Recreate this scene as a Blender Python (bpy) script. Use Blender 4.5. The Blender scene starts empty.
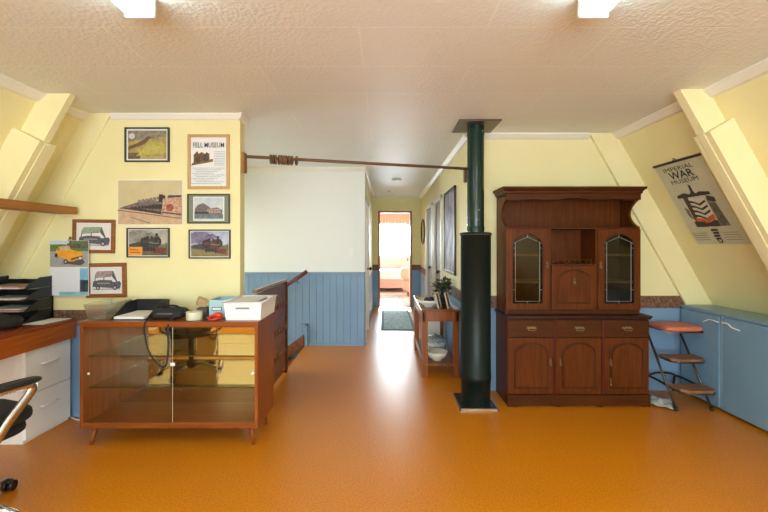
import bpy, bmesh, math, random
from math import sin, cos, pi, radians as R
from mathutils import Vector, Matrix
random.seed(4)
COL = bpy.context.scene.collection
SC = bpy.context.scene
H = 2.40            # ceiling height
CZ = 1.37           # eye height

# ---------------------------------------------------------------- materials
def lin(c):
    out = []
    for v in c[:3]:
        v = v/255.0
        out.append(v/12.92 if v <= 0.04045 else ((v+0.055)/1.055)**2.4)
    return (*out, 1.0)
_M = {}
def mat(name, color, rough=0.5, metal=0.0, mix=None, scale=20.0, detail=3.0, stretch=(1,1,1), bump=0.0, bscale=None,
        coat=0.0, emit=None, estr=0.0, trans=0.0, ramp=(0.35, 0.65), spec=None):
    if name in _M: return _M[name]
    m = bpy.data.materials.new(name); m.use_nodes = True; nt = m.node_tree
    b = nt.nodes['Principled BSDF']; _M[name] = m
    b.inputs['Base Color'].default_value = lin(color)
    b.inputs['Roughness'].default_value = rough; b.inputs['Metallic'].default_value = metal
    if spec is not None: b.inputs['Specular IOR Level'].default_value = spec
    if coat: b.inputs['Coat Weight'].default_value = coat; b.inputs['Coat Roughness'].default_value = 0.08
    if emit: b.inputs['Emission Color'].default_value = lin(emit); b.inputs['Emission Strength'].default_value = estr
    if trans: b.inputs['Transmission Weight'].default_value = trans
    if mix or bump:
        tc = nt.nodes.new('ShaderNodeTexCoord'); mp = nt.nodes.new('ShaderNodeMapping')
        mp.inputs['Scale'].default_value = stretch
        nt.links.new(tc.outputs['Object'], mp.inputs['Vector'])
        n = nt.nodes.new('ShaderNodeTexNoise'); n.inputs['Scale'].default_value = scale; n.inputs['Detail'].default_value = detail
        nt.links.new(mp.outputs[0], n.inputs['Vector'])
        if mix:
            r = nt.nodes.new('ShaderNodeValToRGB')
            r.color_ramp.elements[0].position = ramp[0]; r.color_ramp.elements[0].color = lin(color)
            r.color_ramp.elements[1].position = ramp[1]; r.color_ramp.elements[1].color = lin(mix)
            nt.links.new(n.outputs['Fac'], r.inputs[0]); nt.links.new(r.outputs[0], b.inputs['Base Color'])
        if bump:
            n2 = nt.nodes.new('ShaderNodeTexNoise'); n2.inputs['Scale'].default_value = bscale or scale
            nt.links.new(tc.outputs['Object'], n2.inputs['Vector'])
            bp = nt.nodes.new('ShaderNodeBump'); bp.inputs['Strength'].default_value = bump; bp.inputs['Distance'].default_value = 0.01
            nt.links.new(n2.outputs['Fac'], bp.inputs['Height']); nt.links.new(bp.outputs[0], b.inputs['Normal'])
    return m

def wood(name, c1, c2, axis='z', rough=0.35, scale=9.0, coat=0.0, spec=0.28):
    if name in _M: return _M[name]
    st = {'z': (6, 6, 0.5), 'x': (0.5, 6, 6), 'y': (6, 0.5, 6)}[axis]
    return mat(name, c1, rough, mix=c2, scale=scale, detail=6, stretch=st, coat=coat, ramp=(0.3, 0.7), spec=spec)

def thin_glass(name, tint, refl=0.06, rough=0.0):
    if name in _M: return _M[name]
    m = bpy.data.materials.new(name); m.use_nodes = True; nt = m.node_tree; _M[name] = m
    nt.nodes.clear()
    o = nt.nodes.new('ShaderNodeOutputMaterial'); t = nt.nodes.new('ShaderNodeBsdfTransparent'); g = nt.nodes.new('ShaderNodeBsdfGlossy')
    mx = nt.nodes.new('ShaderNodeMixShader'); geo = nt.nodes.new('ShaderNodeNewGeometry'); dt = nt.nodes.new('ShaderNodeVectorMath'); dt.operation = 'DOT_PRODUCT'
    nt.links.new(geo.outputs['Normal'], dt.inputs[0]); nt.links.new(geo.outputs['Incoming'], dt.inputs[1])
    ab = nt.nodes.new('ShaderNodeMath'); ab.operation = 'ABSOLUTE'; nt.links.new(dt.outputs['Value'], ab.inputs[0])
    iv = nt.nodes.new('ShaderNodeMath'); iv.operation = 'SUBTRACT'; iv.inputs[0].default_value = 1; nt.links.new(ab.outputs[0], iv.inputs[1])
    pw = nt.nodes.new('ShaderNodeMath'); pw.operation = 'POWER'; pw.inputs[1].default_value = 5; nt.links.new(iv.outputs[0], pw.inputs[0])
    lw = nt.nodes.new('ShaderNodeMath'); lw.operation = 'MULTIPLY_ADD'; lw.inputs[1].default_value = .95; lw.inputs[2].default_value = .025; nt.links.new(pw.outputs[0], lw.inputs[0])
    ad = nt.nodes.new('ShaderNodeMath'); ad.operation = 'ADD'; ad.use_clamp = True; ad.inputs[1].default_value = refl
    t.inputs['Color'].default_value = lin(tint); g.inputs['Roughness'].default_value = rough
    nt.links.new(lw.outputs[0], ad.inputs[0]); nt.links.new(ad.outputs[0], mx.inputs[0])
    nt.links.new(t.outputs[0], mx.inputs[1]); nt.links.new(g.outputs[0], mx.inputs[2]); nt.links.new(mx.outputs[0], o.inputs[0])
    return m

def brick_mat(name, c, cline, c2, w, h, line, rough, bumpscale, bumpstr, plane='XY', offset=0.5, linebump=0.3, voro=True, shift=(.12, .20, 0)):
    m = mat(name, c, rough); nt = m.node_tree; b = nt.nodes['Principled BSDF']
    tc = nt.nodes.new('ShaderNodeTexCoord'); br = nt.nodes.new('ShaderNodeTexBrick')
    br.inputs['Scale'].default_value = 1.0; br.inputs['Brick Width'].default_value = w; br.inputs['Row Height'].default_value = h
    br.inputs['Mortar Size'].default_value = line; br.offset = offset
    br.inputs['Color1'].default_value = lin(c); br.inputs['Color2'].default_value = lin(c2); br.inputs['Mortar'].default_value = lin(cline)
    src = tc.outputs['Object']
    if plane != 'XY':
        sp = nt.nodes.new('ShaderNodeSeparateXYZ'); cb = nt.nodes.new('ShaderNodeCombineXYZ')
        nt.links.new(src, sp.inputs[0]); nt.links.new(sp.outputs[plane[0]], cb.inputs[0]); nt.links.new(sp.outputs[plane[1]], cb.inputs[1]); src = cb.outputs[0]
    mpb = nt.nodes.new('ShaderNodeMapping'); mpb.inputs['Location'].default_value = shift; nt.links.new(src, mpb.inputs['Vector']); nt.links.new(mpb.outputs[0], br.inputs['Vector']); nt.links.new(br.outputs['Color'], b.inputs['Base Color'])
    v = nt.nodes.new('ShaderNodeTexVoronoi' if voro else 'ShaderNodeTexNoise'); v.inputs['Scale'].default_value = bumpscale
    nt.links.new(tc.outputs['Object'], v.inputs['Vector'])
    bp = nt.nodes.new('ShaderNodeBump'); bp.inputs['Strength'].default_value = bumpstr; bp.inputs['Distance'].default_value = 0.004
    nt.links.new(v.outputs[0], bp.inputs['Height'])
    bp2 = nt.nodes.new('ShaderNodeBump'); bp2.inputs['Strength'].default_value = linebump; bp2.inputs['Distance'].default_value = 0.004; bp2.invert = True
    nt.links.new(br.outputs['Fac'], bp2.inputs['Height']); nt.links.new(bp.outputs[0], bp2.inputs['Normal']); nt.links.new(bp2.outputs[0], b.inputs['Normal'])
    return m

YEL = mat('yellow_paint', (238, 228, 174), 0.6, mix=(235, 224, 167), scale=3, bump=0.05, bscale=60)
YELB = mat('yellow_beam_paint', (240, 229, 180), 0.5, mix=(237, 225, 172), scale=4)
WHITE = mat('white_paint', (232, 233, 229), 0.6, bump=0.04, bscale=50)
TRIMW = mat('white_trim', (236, 232, 220), 0.45)
BLUE = mat('blue_paint', (124, 155, 184), 0.5, mix=(119, 149, 178), scale=3)
BLUEC = mat('blue_cupboard_paint', (122, 156, 180), 0.42, mix=(118, 151, 175), scale=3)
PINK = mat('pink_paint', (230, 196, 182), 0.6)
CEIL = brick_mat('ceiling_tiles', (232, 236, 232), (238, 241, 237), (230, 234, 230), 1.22, 0.42, 0.006, 0.5, 55, 0.55)
CORK = mat('cork_floor', (186, 104, 10), 0.30, mix=(218, 136, 22), scale=95, detail=4, ramp=(0.3, 0.7), coat=0.0, bump=0.04, bscale=260)
MAHOG = wood('mahogany', (78, 34, 3), (102, 50, 10), 'z', 0.45, 8, spec=.18)
MAHOGX = wood('mahogany_across', (62, 29, 6), (84, 42, 13), 'x', 0.45, 8, spec=.18)
MAHOGD = wood('mahogany_dark', (42, 18, 8), (56, 26, 12), 'z', 0.4, 8)
REDW = wood('red_stile_wood', (72, 20, 14), (90, 30, 20), 'z', 0.3, 8)
CABW = wood('cabinet_teak', (128, 64, 20), (150, 82, 32), 'z', 0.3, 7)
CABWX = wood('cabinet_teak_across', (122, 60, 20), (146, 78, 32), 'x', 0.3, 7)
DESKW = wood('desk_edge_wood', (150, 74, 24), (176, 96, 36), 'y', 0.3, 7)
DESKT = wood('desk_top_wood', (128, 60, 34), (150, 76, 44), 'y', 0.25, 7)
TABW = wood('table_wood', (126, 64, 24), (152, 84, 34), 'z', 0.3, 8)
SHELFW = wood('rail_wood', (146, 94, 44), (172, 114, 58), 'y', 0.5, 7)
POLEW = wood('pole_wood', (104, 74, 56), (124, 92, 70), 'x', 0.4, 9)
CARVE = mat('carved_wood', (92, 50, 26), 0.35, mix=(146, 90, 54), scale=28, detail=5, bump=0.9, bscale=38)
BORDER = mat('border_frieze', (84, 54, 38), 0.6, mix=(140, 104, 78), scale=45, detail=5)
BLACK = mat('black_plastic', (26, 26, 28), 0.4)
BLACKF = mat('black_fabric', (30, 30, 32), 0.8, bump=0.2, bscale=200)
CHROME = mat('chrome', (205, 205, 208), 0.18, 1.0)
BRASS = mat('aged_brass', (150, 128, 92), 0.35, 0.9)
STEEL = mat('dark_steel_tube', (92, 80, 72), 0.35, 0.8)
GREEN = mat('dark_green_enamel', (16, 44, 34), 0.22, coat=0.15, spec=.35)
FLUEB = mat('black_green_enamel', (20, 30, 27), 0.36, spec=.22)
BRONZE = mat('dark_metal_plate', (84, 72, 62), 0.35, 0.4)
MIRROR = mat('mirror', (235, 232, 215), 0.01, 1.0)
GLASS = thin_glass('cabinet_glass', (254, 253, 246), 0.0)
GSHELF = thin_glass('shelf_glass', (246, 248, 234), 0.16)
HGLASS = thin_glass('hutch_glass', (200, 192, 172), 0.015)
CLEAR = thin_glass('clear_plastic', (246, 246, 240), 0.22, 0.45)
PWHITE = mat('white_plastic', (238, 238, 236), 0.4)
PAPER = mat('paper', (232, 230, 226), 0.7)
LAMW = mat('white_laminate', (244, 242, 235), 0.4)
DOORP = mat('door_beige_paint', (160, 152, 134), 0.6, spec=.2)
DOORW = mat('door_white_paint', (236, 234, 226), 0.25)
REDV = mat('orange_red_vinyl', (204, 112, 84), 0.4)
STEPB = mat('brown_step_rubber', (126, 84, 50), 0.45, mix=(146, 100, 62), scale=30)

# ---------------------------------------------------------------- geometry helpers
class MB:
    def __init__(s): s.bm = bmesh.new()
    def _mi(s, faces, mi):
        for f in faces: f.material_index = mi
    def box(s, x0, x1, y0, y1, z0, z1, bev=0.0, mi=0, M=None):
        if x0 > x1: x0, x1 = x1, x0
        if y0 > y1: y0, y1 = y1, y0
        if z0 > z1: z0, z1 = z1, z0
        t = bmesh.new()
        r = bmesh.ops.create_cube(t, size=1.0)
        for v in t.verts:
            v.co = Vector((x0+(v.co.x+.5)*(x1-x0), y0+(v.co.y+.5)*(y1-y0), z0+(v.co.z+.5)*(z1-z0)))
        if bev > 0:
            bev = min(bev, .45*min(x1-x0, y1-y0, z1-z0))
            bmesh.ops.bevel(t, geom=list(t.edges), offset=bev, segments=2, profile=0.6, affect='EDGES')
        s._merge(t, mi, M); return s
    def _merge(s, t, mi=0, M=None, smooth=False):
        if M is not None: t.transform(M)
        vm = {}
        for v in t.verts: vm[v] = s.bm.verts.new(v.co)
        for f in t.faces:
            try: nf = s.bm.faces.new([vm[v] for v in f.verts])
            except ValueError: continue
            nf.material_index = mi; nf.smooth = smooth or f.smooth
        t.free()
    def prism(s, pts, axis, a, b, mi=0, M=None):
        """polygon pts (u,v) extruded along axis from a to b; axis 'x': (y,z), 'y': (x,z), 'z': (x,y)"""
        t = bmesh.new()
        def P(u, v, w): return {'x': (w, u, v), 'y': (u, w, v), 'z': (u, v, w)}[axis]
        A = [t.verts.new(P(u, v, a)) for u, v in pts]; B = [t.verts.new(P(u, v, b)) for u, v in pts]
        t.faces.new(A); t.faces.new(B[::-1]); n = len(pts)
        for i in range(n): t.faces.new([A[i], B[i], B[(i+1) % n], A[(i+1) % n]])
        bmesh.ops.recalc_face_normals(t, faces=list(t.faces))
        s._merge(t, mi, M); return s
    def tube(s, pts, r, seg=10, mi=0, closed=False, r2=None, flat=1.0):
        pts = [Vector(p) for p in pts]; n = len(pts); t = bmesh.new(); rings = []
        prevu = None
        for i, p in enumerate(pts):
            if closed: d = pts[(i+1) % n]-pts[i-1]
            else: d = pts[min(i+1, n-1)]-pts[max(i-1, 0)]
            d.normalize()
            if prevu is None:
                up = Vector((0, 0, 1)) if abs(d.z) < .9 else Vector((1, 0, 0))
                u = d.cross(up).normalized()
            else:
                u = (prevu - d*prevu.dot(d)).normalized()
            prevu = u; w = d.cross(u)
            rr = r if r2 is None else r+(r2-r)*i/(n-1)
            rings.append([t.verts.new(p+u*cos(2*pi*k/seg)*rr+w*sin(2*pi*k/seg)*rr*flat) for k in range(seg)])
        m = n if closed else n-1
        for i in range(m):
            a, b = rings[i], rings[(i+1) % n]
            for k in range(seg):
                f = t.faces.new([a[k], a[(k+1) % seg], b[(k+1) % seg], b[k]]); f.smooth = True
        if not closed: t.faces.new(rings[0][::-1]); t.faces.new(rings[-1])
        bmesh.ops.recalc_face_normals(t, faces=list(t.faces))
        s._merge(t, mi); return s
    def cyl(s, p0, p1, r, r2=None, seg=20, mi=0):
        return s.tube([p0, p1], r, seg, mi, r2=r2)
    def lathe(s, prof, c=(0, 0, 0), seg=32, mi=0, M=None):
        t = bmesh.new(); rings = []
        for (r, z) in prof:
            if r < 1e-5: rings.append([t.verts.new((c[0], c[1], c[2]+z))])
            else: rings.append([t.verts.new((c[0]+r*cos(2*pi*k/seg), c[1]+r*sin(2*pi*k/seg), c[2]+z)) for k in range(seg)])
        for a, b in zip(rings, rings[1:]):
            for k in range(seg):
                k2 = (k+1) % seg
                if len(a) == 1 and len(b) == 1: continue
                if len(a) == 1: f = t.faces.new([a[0], b[k], b[k2]])
                elif len(b) == 1: f = t.faces.new([a[k], a[k2], b[0]])
                else: f = t.faces.new([a[k], a[k2], b[k2], b[k]])
                f.smooth = True
        bmesh.ops.recalc_face_normals(t, faces=list(t.faces))
        s._merge(t, mi, M); return s
    def blob(s, c, rx, ry, rz, seg=16, mi=0, p=1.0, M=None):
        """rounded superellipsoid lump"""
        t = bmesh.new(); bmesh.ops.create_uvsphere(t, u_segments=seg*2, v_segments=seg, radius=1)
        def q(v): return math.copysign(abs(v)**p, v)
        for v in t.verts: v.co = Vector((c[0]+q(v.co.x)*rx, c[1]+q(v.co.y)*ry, c[2]+q(v.co.z)*rz))
        for f in t.faces: f.smooth = True
        s._merge(t, mi, M); return s
    def quad(s, pts, mi=0):
        f = s.bm.faces.new([s.bm.verts.new(p) for p in pts]); f.material_index = mi; return s

def finish(name, mb, mats, parent=None, local=False, sharp=True):
    me = bpy.data.meshes.new(name)
    bm = mb.bm
    if parent is not None and not local:
        bmesh.ops.translate(bm, vec=-chain_loc(parent), verts=list(bm.verts))
    bm.to_mesh(me); bm.free()
    if not isinstance(mats, (list, tuple)): mats = [mats]
    for m in mats: me.materials.append(m)
    o = bpy.data.objects.new(name, me); COL.objects.link(o)
    if parent is not None: o.parent = parent
    return o
def chain_loc(o):
    v = Vector((0, 0, 0))
    while o is not None: v = v+o.location; o = o.parent
    return v
def thing(name, label, cat, loc=(0, 0, 0), rotz=0.0, group=None):
    o = bpy.data.objects.new(name, None); COL.objects.link(o); o.empty_display_size = 0.1
    o.location = loc; o.rotation_euler = (0, 0, rotz); o['label'] = label; o['category'] = cat
    if group: o['group'] = group
    return o
def tag(o, label, cat, group=None):
    o['label'] = label; o['category'] = cat
    if group: o['group'] = group
    return o
def struct(name, mb, mats):
    o = finish(name, mb, mats); o['kind'] = 'structure'; return o
def recenter(o, loc):
    loc = Vector(loc); o.data.transform(Matrix.Translation(-loc)); o.location = loc; return o

def text_obj(name, s, mats, parent, M, width, height, depth=0.0006, bold=0.0):
    cu = bpy.data.curves.new(name+'_curve', 'FONT'); cu.body = s; cu.size = 1; cu.extrude = 0; cu.offset = bold
    cu.align_x = 'CENTER'; cu.align_y = 'CENTER'; cu.resolution_u = 2
    t = bpy.data.objects.new(name+'_tmp', cu); COL.objects.link(t)
    dg = bpy.context.evaluated_depsgraph_get(); dg.update()
    me = bpy.data.meshes.new_from_object(t.evaluated_get(dg)); bpy.data.objects.remove(t); bpy.data.curves.remove(cu)
    xs = [v.co.x for v in me.vertices]; ys = [v.co.y for v in me.vertices]
    cx, cy = (min(xs)+max(xs))/2, (min(ys)+max(ys))/2; sx = width/(max(xs)-min(xs)); sy = height/(max(ys)-min(ys))
    for v in me.vertices: v.co = Vector(((v.co.x-cx)*sx, (v.co.y-cy)*sy, 0))
    me.transform(M); me.name = name
    me.materials.append(mats)
    o = bpy.data.objects.new(name, me); COL.objects.link(o); o.parent = parent
    return o

def spline(pts, n=8):
    """Catmull-Rom through pts"""
    P = [Vector(p) for p in pts]; P = [P[0]*2-P[1]]+P+[P[-1]*2-P[-2]]; out = []
    for i in range(1, len(P)-2):
        for k in range(n):
            t = k/n; a, b, c, d = P[i-1:i+3]
            out.append(.5*((2*b)+(c-a)*t+(2*a-5*b+4*c-d)*t*t+(3*b-a-3*c+d)*t**3))
    out.append(P[-2]); return out

# ---------------------------------------------------------------- camera and world
cam = bpy.data.cameras.new('camera'); co = bpy.data.objects.new('camera', cam); COL.objects.link(co)
co.location = (0, 0, CZ); co.rotation_euler = (R(90), 0, 0)
cam.sensor_width = 36; cam.lens = 400/768*36; cam.shift_y = -12/768; cam.clip_start = 0.05
SC.camera = co
SC.view_settings.view_transform = 'Standard'; SC.view_settings.look = 'None'; SC.view_settings.gamma = 1
SC.view_settings.use_curve_mapping = False; SC.view_settings.exposure = -0.19
w = bpy.data.worlds.new('daylight'); SC.world = w; w.use_nodes = True
bg = w.node_tree.nodes['Background']; bg.inputs[0].default_value = (0.82, 0.95, 1.03, 1); bg.inputs[1].default_value = 15.0
_n = w.node_tree.nodes; _l = w.node_tree.links        # sky glow is strongest towards the sun, beyond the bedroom
_tc = _n.new('ShaderNodeTexCoord'); _dt = _n.new('ShaderNodeVectorMath'); _dt.operation = 'DOT_PRODUCT'; _dt.inputs[1].default_value = (0, .98, .2)
_mx = _n.new('ShaderNodeMath'); _mx.operation = 'MAXIMUM'; _mx.inputs[1].default_value = 0; _pw = _n.new('ShaderNodeMath'); _pw.operation = 'POWER'; _pw.inputs[1].default_value = 5
_ma = _n.new('ShaderNodeMath'); _ma.operation = 'MULTIPLY_ADD'; _ma.inputs[1].default_value = 46; _ma.inputs[2].default_value = 15
_l.new(_tc.outputs['Generated'], _dt.inputs[0]); _l.new(_dt.outputs['Value'], _mx.inputs[0]); _l.new(_mx.outputs[0], _pw.inputs[0]); _l.new(_pw.outputs[0], _ma.inputs[0]); _l.new(_ma.outputs[0], bg.inputs[1])
SC.cycles.max_bounces = 10; SC.cycles.diffuse_bounces = 6; SC.cycles.transparent_max_bounces = 16
SC.cycles.sample_clamp_indirect = 8

def area(name, loc, rot, sx, sy, power, color=(1, 1, 1), portal=False):
    l = bpy.data.lights.new(name, 'AREA'); l.shape = 'RECTANGLE'; l.size = sx; l.size_y = sy; l.energy = power; l.color = color
    o = bpy.data.objects.new(name, l); COL.objects.link(o); o.location = loc; o.rotation_euler = rot
    if portal: l.cycles.is_portal = True
    return o

# ---------------------------------------------------------------- room geometry
SR, SL = 2.155, -2.35          # where the slopes meet the ceiling
K = 0.5616                     # sideways run per metre of height
YB, YP, YW, YE = 3.75, 3.17, 5.40, 8.70
YN = -2.6                      # wall behind the camera
def XR(z, off=0.0): return SR+K*(H-z)-off
def XL(z, off=0.0): return SL-K*(H-z)+off

# floor, with an opening for the stairs
b = MB()
b.box(-1.06, 3.6, YN, YW+.02, -.12, 0)
b.box(-3.8, -1.06, YN, 4.32, -.12, 0)
b.box(-.36, 3.6, YW+.02, YE+.05, -.12, 0)
struct('floor', b, CORK)
b = MB(); b.box(-1.7, 2.3, YE+.05, 13.1, -.12, 0); struct('floor_bedroom', b, mat('pale_carpet', (214, 204, 196), .9))
b = MB(); b.box(-2.6, 2.4, YN, 13.2, H, H+.1); struct('ceiling', b, CEIL)
# slopes
b = MB(); b.prism([(XR(H), H), (XR(0), 0), (XR(0)+.12, 0), (XR(H)+.12, H)], 'y', YN, YB+.1); struct('wall_right', b, YEL)
b = MB()
def lpiece(za, zb, y0, y1): b.prism([(XL(zb), zb), (XL(za), za), (XL(za)-.12, za), (XL(zb)-.12, zb)], 'y', y0, y1)
lpiece(0, H, YN, 3.55); lpiece(0, H, 5.1, YW); lpiece(0, .9, 3.55, 5.1); lpiece(1.75, H, 3.55, 5.1)  # gap left for the added stairwell window
struct('wall_left', b, YEL)
b = MB()
def lbar(za, zb, y0, y1): b.prism([(XL(zb), zb), (XL(za), za), (XL(za)-.06, za), (XL(zb)-.06, zb)], 'y', y0, y1)
lbar(.9, .95, 3.55, 5.1); lbar(1.70, 1.75, 3.55, 5.1); lbar(.9, 1.75, 3.55, 3.6); lbar(.9, 1.75, 5.05, 5.1); lbar(.9, 1.75, 4.3, 4.35)
w3 = struct('window_added', b, TRIMW)  # unseen window, added to throw more light on the white stairwell wall
b = MB(); b.prism([(XL(1.73)-.03, 1.73), (XL(.92)-.03, .92), (XL(.92)-.034, .92), (XL(1.73)-.034, 1.73)], 'y', 3.58, 5.07); finish('pane', b, thin_glass('window_glass', (250, 252, 252), .0), w3)
# wall behind the hutch
b = MB(); b.box(.80, XR(0), YB, YB+.1, 0, H); struct('wall_back', b, YEL)
# partition with the pictures
b = MB(); b.box(XL(0), -1.14, YP, YP+.1, 0, H); struct('wall_partition', b, YEL)
# white wall over the stairs
b = MB(); b.box(XL(0)-.3, -.257, YW, YW+.1, -1.6, H); struct('wall_stairwell', b, WHITE)
# stairwell lining below the floor
b = MB(); b.box(-3.8, -1.06, 4.22, 4.32, -1.6, -.12); b.box(-3.9, -3.8, 4.2, 5.5, -1.6, 0); b.box(-3.8, -1.0, 4.2, 5.5, -1.7, -1.6); b.box(-1.06, -1.0, 4.3, YW, -1.6, -.12)
struct('wall_stairwell_lining', b, WHITE)
# treads
b = MB()
for k in range(7):
    b.box(-1.08-.25*(k+1), -1.08-.25*k, 4.33, YW-.005, -.18*(k+1)-.04, -.18*(k+1))
    b.box(-1.075-.25*k, -1.06-.25*k, 4.33, YW-.005, -.18*(k+1), -.18*k-.001)
struct('floor_stairs', b, CABWX)

def yz_wall(mb, x0, x1, y0, y1, opens, z1=H):
    """wall running along Y with openings (ya, yb, ztop)"""
    y = y0
    for (a, c, zt) in sorted(opens):
        mb.box(x0, x1, y, a, 0, z1); mb.box(x0, x1, a, c, zt, z1); y = c
    mb.box(x0, x1, y, y1, 0, z1)
b = MB(); yz_wall(b, .80, .90, YB+.1, YE, [(5.56, 6.36, 2.0), (6.60, 7.40, 2.0)]); struct('wall_hall_right', b, YEL)
b = MB(); yz_wall(b, -.357, -.257, YW+.1, YE, [(5.62, 6.42, 1.98)]); struct('wall_hall_left', b, YEL)
# end wall of hall
b = MB(); b.box(-.357, -.105, YE, YE+.1, 0, H); b.box(.585, .90, YE, YE+.1, 0, H); b.box(-.105, .585, YE, YE+.1, 2.06, H); struct('wall_hall_end', b, YEL)
# bedroom beyond
b = MB()
b.box(-1.6, -.357, YE, YE+.1, 0, H); b.box(.9, 2.2, YE, YE+.1, 0, H)
b.box(-1.7, -1.6, YE, 13.1, 0, H); b.box(2.2, 2.3, YE, 13.1, 0, H)
struct('wall_bedroom_side', b, PINK)
b = MB(); b.box(-1.7, 2.3, 13.0, 13.1, 0, .93); b.box(-1.7, 2.3, 13.0, 13.1, 2.10, H); b.box(-1.7, -.9, 13.0, 13.1, .93, 2.10); b.box(1.7, 2.3, 13.0, 13.1, .93, 2.10)
struct('wall_bedroom_far', b, PINK)
b = MB()
for (xa, xb) in ((-.9, -.85), (.38, .42), (.78, .81), (1.65, 1.7)): b.box(xa, xb, 13.0, 13.06, .93, 2.10)
b.box(-.9, 1.7, 13.0, 13.06, .93, .98); b.box(-.9, 1.7, 13.0, 13.06, 2.05, 2.10); b.box(.79, 1.7, 13.0, 13.06, 1.5, 1.53)
w1 = struct('window_1', b, TRIMW)
b = MB(); b.box(-.88, 1.68, 13.03, 13.036, .95, 2.08); finish('pane', b, thin_glass('window_glass', (250, 252, 252), .0), w1)
# wall behind the camera, with its window
b = MB()
b.box(-3.8, -2.0, YN-.1, YN, 0, H); b.box(2.0, 3.6, YN-.1, YN, 0, H); b.box(-2.0, 2.0, YN-.1, YN, 0, .35); b.box(-2.0, 2.0, YN-.1, YN, 2.2, H)
struct('wall_front', b, YEL)
b = MB()
for xa in (-2.0, -.69, .63, 1.94): b.box(xa, xa+.06, YN-.07, YN-.02, .35, 2.2)
b.box(-2.0, 2.0, YN-.07, YN-.02, .35, .41); b.box(-2.0, 2.0, YN-.07, YN-.02, 2.14, 2.2)
w2 = struct('window_2', b, TRIMW)
b = MB(); b.box(-1.97, 1.97, YN-.05, YN-.045, .38, 2.17); finish('pane', b, _M['window_glass'], w2)

# --- cove trims (white)
def trim(n, mb, m=TRIMW): return struct('trim_%d' % n, mb, m)
def cove_x(mb, x0, x1, y, s):      # along X at wall plane y, projecting s
    mb.prism([(y, H), (y+s, H), (y+s, H-.012), (y+s*.35, H-.045), (y, H-.05)], 'x', x0, x1)
b = MB(); cove_x(b, .80, 1.915, YB, -.05); trim(1, b)
b = MB(); cove_x(b, -2.155, -1.12, YP, -.03); b.prism([(-1.14, H), (-1.115, H), (-1.115, H-.012), (-1.125, H-.045), (-1.14, H-.05)], 'y', YP-.04, YP+.14); trim(2, b)
b = MB(); cove_x(b, -2.4, -.25, YW, -.05); trim(3, b)
b = MB(); cove_x(b, -.257, .80, YE, -.04); trim(4, b)
b = MB(); b.prism([(.80, H), (.75, H), (.75, H-.012), (.78, H-.045), (.80, H-.05)], 'y', YB, YE); trim(5, b)
b = MB(); b.prism([(-.257, H), (-.22, H), (-.22, H-.012), (-.24, H-.035), (-.257, H-.04)], 'y', YW+.1, YE); trim(6, b)
def cove_slope(n, side, y0, y1):
    b = MB()
    if side > 0: P = [(XR(H)+.01, H), (XR(H)-.035, H), (XR(H)-.035, H-.012), (XR(H-.05)-.02, H-.052), (XR(H-.055)+.01, H-.058)]
    else: P = [(XL(H)-.01, H), (XL(H)+.035, H), (XL(H)+.035, H-.012), (XL(H-.05)+.02, H-.052), (XL(H-.055)-.01, H-.058)]
    b.prism(P, 'y', y0, y1); trim(n, b)
cove_slope(7, 1, YN, 2.66); cove_slope(8, 1, 2.72, YB-.0)
cove_slope(9, -1, YN, 2.74); cove_slope(10, -1, 2.79, YP)

# --- rafters boxed in yellow
def rafter(n, side, y0, y1, zc, ylow0, ylow1, off_up=.20, off_low=.235):
    """slender upper piece down to a square-cut joint, then a deeper boxed piece below"""
    X = (lambda z, o: XR(z, o)) if side > 0 else (lambda z, o: XL(z, o))
    S = side
    b = MB()
    b.prism([(X(H, -.02), H), (X(H, off_up), H), (X(zc-.16, off_up), zc-.16), (X(zc-.16, -.02), zc-.16)], 'y', y0, y1)
    # lower piece; the top end is cut square to the slope
    xa, za = X(zc, -.02), zc
    xb = X(zc-.10, off_low); zb = zc-.10
    b.prism([(xa, za), (xb, zb), (X(0, off_low), 0), (X(0, -.02), 0)], 'y', ylow0, ylow1)
    # raised edge strip along the underside
    b.prism([(X(zc-.105, off_low+.006), zc-.105), (X(0, off_low+.006), 0), (X(0, off_low-.01), 0), (X(zc-.105, off_low-.01), zc-.105)], 'y', ylow0+.045, ylow1-.045)
    return trim(n, b, YELB)
rafter(11, 1, 2.66, 2.725, 2.20, 2.60, 2.74, .185, .205)
rafter(12, -1, 2.74, 2.79, 2.16, 2.68, 2.82)
b = MB(); b.prism([(XR(H, -.02), H), (XR(H, .24), H), (XR(0, .24), 0), (XR(0, -.02), 0)], 'y', YB-.035, YB); trim(13, b, YELB)
b = MB(); b.prism([(XL(H, -.02), H), (XL(H, .20), H), (XL(0, .20), 0), (XL(0, -.02), 0)], 'y', YP-.02, YP); trim(14, b, YELB)

# --- dado: blue boarding with a brown frieze above
def dado_mat(): return BLUE
b = MB(); b.box(.80, 3.2, YB-.008, YB, 0, .77); trim(15, b, BLUE)
b = MB(); b.box(.80, 3.0, YB-.012, YB, .77, .885, .002); trim(16, b, BORDER)
b = MB(); b.box(-3.3, -1.14, YP-.008, YP, 0, .765); trim(17, b, BLUE)
b = MB(); b.box(-3.0, -1.14, YP-.012, YP, .765, .848, .002); trim(18, b, BORDER)
b = MB()
x = -3.3
while x < -.26:
    x1 = min(x+.092, -.257); b.box(x+.002, x1-.002, YW-.014, YW, -1.4, .97, .004); x += .092
b.box(-3.3, -.257, YW-.006, YW, -1.4, .97)
trim(19, b, BLUE)
b = MB(); b.box(-3.3, -.25, YW-.03, YW, .965, .992, .004); trim(20, b, mat('blue_cap', (128, 150, 172), .5))
b = MB(); b.box(-.257, -.115, YE-.008, YE, 0, .80); b.box(.595, .80, YE-.008, YE, 0, .80); trim(21, b, BLUE)
b = MB(); b.box(-.257, -.115, YE-.012, YE, .80, .92, .002); b.box(.595, .80, YE-.012, YE, .80, .92, .002); trim(22, b, BORDER)
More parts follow.
